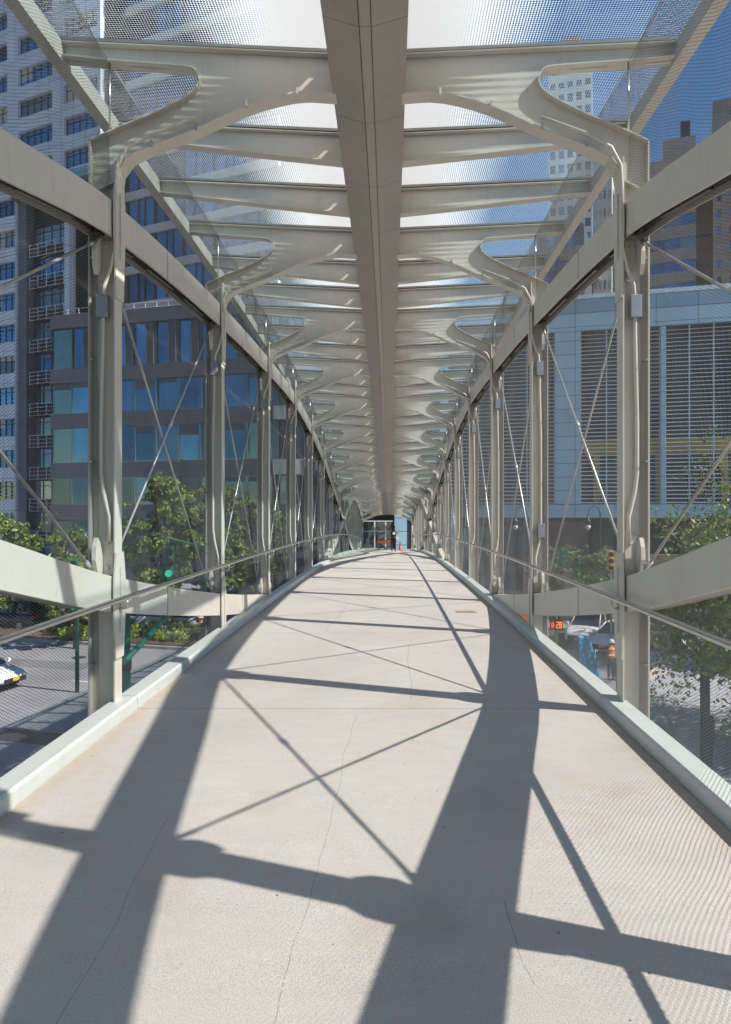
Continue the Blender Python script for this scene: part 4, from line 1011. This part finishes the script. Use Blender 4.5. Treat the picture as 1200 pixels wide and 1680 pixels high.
tp_.add(vs, fs, True); ob = tp_.build('tarpaulin', M['tarp']); ob.location = (x0t, D-.1, .12); tag(ob, 'bright blue tarpaulin hanging over the chain link fence', 'tarpaulin')
ob.modifiers.new('thick', 'SOLIDIFY').thickness = .006
# dark timber post on the plaza
dp = tag(empty('plaza_post', (*G(1157, 1262, .12), .12)), 'dark square post with a control box on the right plaza', 'post')
B(-.10, .10, -.10, .10, 0, 2.75).build('post_shaft', M['mullion'], dp, .01); B(.102, .22, -.09, .09, .7, 1.5).build('control_box', M['mullion'], dp, .01); B(.102, .2, -.05, .05, 0, .69).build('conduit_leg', M['mullion'], dp)
B(-.11, .11, -.11, .11, 2.753, 2.79).build('cap', M['slate'], dp)
# ------------------------------------------------------------------ people
def skin_mesh(name, verts, edges, radii, mat, parent, sub=2, root_i=0):
    me = bpy.data.meshes.new(name); me.from_pydata(verts, edges, []); o = bpy.data.objects.new(name, me); COL.objects.link(o)
    sk = o.modifiers.new('skin', 'SKIN'); sk.use_smooth_shade = True
    for k, r in enumerate(radii):
        v = me.skin_vertices[0].data[k]; v.radius = (r, r) if not isinstance(r, tuple) else r; v.use_root = (k == root_i)
    s = o.modifiers.new('sub', 'SUBSURF'); s.levels = 1; s.render_levels = sub
    me.materials.append(mat); o.parent = parent; return o
def person(loc, rz, label, top, trousers, vest=None, arms=((-.25, .02, .95), (.25, .02, .95)), elbows=((-.27, -.03, 1.17), (.27, -.03, 1.17)), bend=0, pack=False, helmet=None, longhair=False, skirt=False):
    """figure 1.70 m tall, faces +y; arms = wrist positions"""
    r = tag(empty('person', loc, rz), label, 'person')
    V = [(0, 0, .92), (0, .01, 1.10), (0, .0, 1.30), (0, .0, 1.43), (0, .01, 1.50), (0, .02, 1.57), (0, .02, 1.66)]; E_ = [(0,1),(1,2),(2,3),(3,4),(4,5),(5,6)]
    Rd = [(.15, .11), (.13, .10), (.16, .11), (.12, .08), (.052, .055), (.082, .095), (.07, .085)]
    for s, el, wr in ((-1, elbows[0], arms[0]), (1, elbows[1], arms[1])):
        b = len(V); V += [(s*.17, 0, 1.39), el, wr]; E_ += [(3, b), (b, b+1), (b+1, b+2)]; Rd += [.058, .043, .03]
        w_ = Vector(wr); d = (w_-Vector(el)).normalized(); V.append(tuple(w_+d*.06)); E_.append((b+2, b+3)); Rd.append((.038, .018)); pidx = b+3
        side = d.cross(Vector((0, 1, 0))).normalized() if abs(d.y) < .9 else Vector((1, 0, 0))
        for q, off in enumerate((-.03, -.01, .01, .03)):
            p1 = w_+d*(.10+.01*(q in (1, 2)))+Vector((0, 1, 0)).cross(d)*off; b2 = len(V); V += [tuple(p1), tuple(p1+d*.035+Vector((0, .015, 0)))]; E_ += [(pidx, b2), (b2, b2+1)]; Rd += [.0095, .008]
        b2 = len(V); V.append(tuple(w_+d*.05+Vector((0, .045, 0)))); E_.append((b+2, b2)); Rd.append(.010)
    for s in (-1, 1):
        b = len(V); V += [(s*.095, 0, .86), (s*.105, .01, .50), (s*.11, -.02, .09), (s*.115, .06, .035), (s*.12, .15, .03)]; E_ += [(0, b), (b, b+1), (b+1, b+2), (b+2, b+3), (b+3, b+4)]; Rd += [.088, .060, .04, .042, .03]
    skin_mesh('body', V, E_, Rd, M['skin'], r)
    # nose and ears
    f = MB().tube([(0, .105, 1.63), (0, .125, 1.595)], [.010, .014], 6)
    for s in (-1, 1): f.tube([(s*.082, .01, 1.63), (s*.088, .0, 1.585)], [.018, .012], 6)
    f.build('face', M['skin'], r)
    Vt = [(0, 0, .93), (0, .01, 1.10), (0, 0, 1.30), (0, 0, 1.42)]; Et = [(0,1),(1,2),(2,3)]; Rt = [(.17, .125), (.155, .12), (.18, .13), (.125, .09)]
    for s, el, wr in ((-1, elbows[0], arms[0]), (1, elbows[1], arms[1])):
        b = len(Vt); m = Vector(el).lerp(Vector(wr), .8); Vt += [(s*.175, 0, 1.395), el, tuple(m)]; Et += [(3, b), (b, b+1), (b+1, b+2)]; Rt += [.07, .056, .045]
    skin_mesh('jacket', Vt, Et, Rt, top, r)
    Vl = [(0, 0, .93)]; El = []; Rl = [(.165, .125)]
    for s in (-1, 1): b = len(Vl); Vl += [(s*.095, 0, .85), (s*.105, .01, .50), (s*.11, -.02, .12)]; El += [(0, b), (b, b+1), (b+1, b+2)]; Rl += [.105, .078, .062]
    skin_mesh('trousers', Vl, El, Rl, trousers, r)
    for s in (-1, 1): MB().tube([(s*.11, -.07, .04), (s*.115, .05, .045), (s*.12, .19, .03)], [.045, .05, .03], 8).build('shoe', M['black'], r)
    if helmet: 
        MB().tube([(0, .02, 1.64), (0, .02, 1.70), (0, .02, 1.75), (0, .02, 1.78)], [.125, .12, .09, .03], 14).tube([(0, .06, 1.64), (0, .06, 1.652)], .15, 14).build('helmet', helmet, r)
    else:
        MB().tube([(0, -.015, 1.56), (0, -.01, 1.63), (0, .0, 1.70), (0, .0, 1.745), (0, .0, 1.76)], [.088, .104, .098, .06, .02], 14).build('hair', M['hair'], r)
        if longhair: MB().tube([(0, -.04, 1.66), (0, -.09, 1.55), (0, -.13, 1.42), (0, -.14, 1.34)], [.09, .10, .09, .05], 12).build('hair', M['hair'], r)
    if vest:
        vv = MB()
        vv.sweep([(-.20, -.14), (.20, -.14), (.22, 0), (.20, .14), (-.20, .14), (-.22, 0)], [(lambda a, b, z=z, k=k: (a*k, b*k, z)) for z, k in ((.96, .98), (1.15, .92), (1.30, 1.0), (1.42, .80))], smooth=True).build('vest', vest, r)
        MB().sweep([(-.20, -.14), (.20, -.14), (.22, 0), (.20, .14), (-.20, .14), (-.22, 0)], [(lambda a, b, z=z: (a*.97, b*.97, z)) for z in (1.08, 1.13)]).build('reflective_band', M['reflective'], r)
    if pack:
        bp = MB().sweep([(-.15, -.13), (.15, -.13), (.16, -.20), (.12, -.28), (-.12, -.28), (-.16, -.20)], [(lambda a, b, z=z, k=k: (a*k, -.13+(b+.13)*k, z)) for z, k in ((.98, .85), (1.04, 1), (1.28, 1), (1.38, .7))], smooth=True).build('backpack', M['pack'], r)
        MB().tube([(0, -.265, 1.22), (0, -.295, 1.22)], .085, 14).build('backpack_patch', M['reflective'], bp)
        B(.15, .33, -.1, .04, .78, .98).build('white_bag', M['white'], r, .02)
    return r
D = 46.2; person(((646-639)/1120*D, D, H+DK(D)), R(4), 'person with long black hair, khaki top and black backpack walking on the deck', M['khaki'], M['denim'], arms=((-.26, .10, 1.05), (.24, .12, 1.40)), elbows=((-.27, -.06, 1.17), (.30, .02, 1.22)), pack=True, longhair=True)
D = 30.0; person(((998-639)/1120*D, D-.4, .12), R(200), 'worker in orange and yellow safety vest standing left of the first right post', M['denim'], M['denim'], vest=M['hivis_o'], helmet=M['white'])
person(((1013-639)/1120*D, D, .12), R(150), 'worker in lime safety vest half hidden by the first right post', M['pack'], M['denim'], vest=M['hivis'], helmet=M['orange'])
# traffic cone and barrier at the landing
D = 56.0
cn = tag(empty('traffic_cone', ((656.5-639)/1120*D, D, H+DK(D))), 'orange traffic cone with a white band at the far end of the deck', 'traffic cone')
MB().box(-.18, .18, -.18, .18, 0, .035).tube([(0, 0, .035), (0, 0, .28)], [.13, .085], 14).tube([(0, 0, .42), (0, 0, .70)], [.062, .025], 14).build('cone', M['orange'], cn)
MB().tube([(0, 0, .28), (0, 0, .42)], [.085, .062], 14).build('white_band', M['reflective'], cn)
br_ = tag(empty('works_barrier', ((632-639)/1120*56.4, 56.6, H+DK(56.6))), 'orange and white barrier board left of the person at the landing', 'barrier')
B(-.65, .45, -.02, .02, .62, .78).build('board', M['orange'], br_)
for xx in (-.6, .38): B(xx, xx+.05, -.05, .05, 0, .61).build('leg', M['fence'], br_)
# floor drain cover on the deck and a curb leaf of litter
dc = MB()
for k in range(5): dc.box(-.15+k*.06, -.12+k*.06, -.07, .07, 0, .004)
dc.box(-.17, .17, .072, .085, 0, .005).box(-.17, .17, -.085, -.072, 0, .005)
o = dc.build('access_cover', simple('rusty_cover', (.35, .25, .18), .7), bridge); o.location = ((765-639)/1120*10.9+.16, 10.9, DK(10.9)+.003)
# repeats of one kind share a group
GR = {'street_tree': 'trees along the left side of the avenue', 'plaza_tree': 'large trees on the right plaza', 'young_tree': 'small trees before the brick piers',
      'hedge': 'shrubs planted in the median', 'parked_car': 'cars on the avenue', 'traffic_signal_pole': 'traffic signals along the avenue', 'street_lamp': 'teardrop street lamps', 'person': 'people on the deck and the plaza'}
for o in bpy.data.objects:
    k = o.name.split('.')[0]
    if o.parent is None and k in GR and 'label' in o: o['group'] = GR[k]
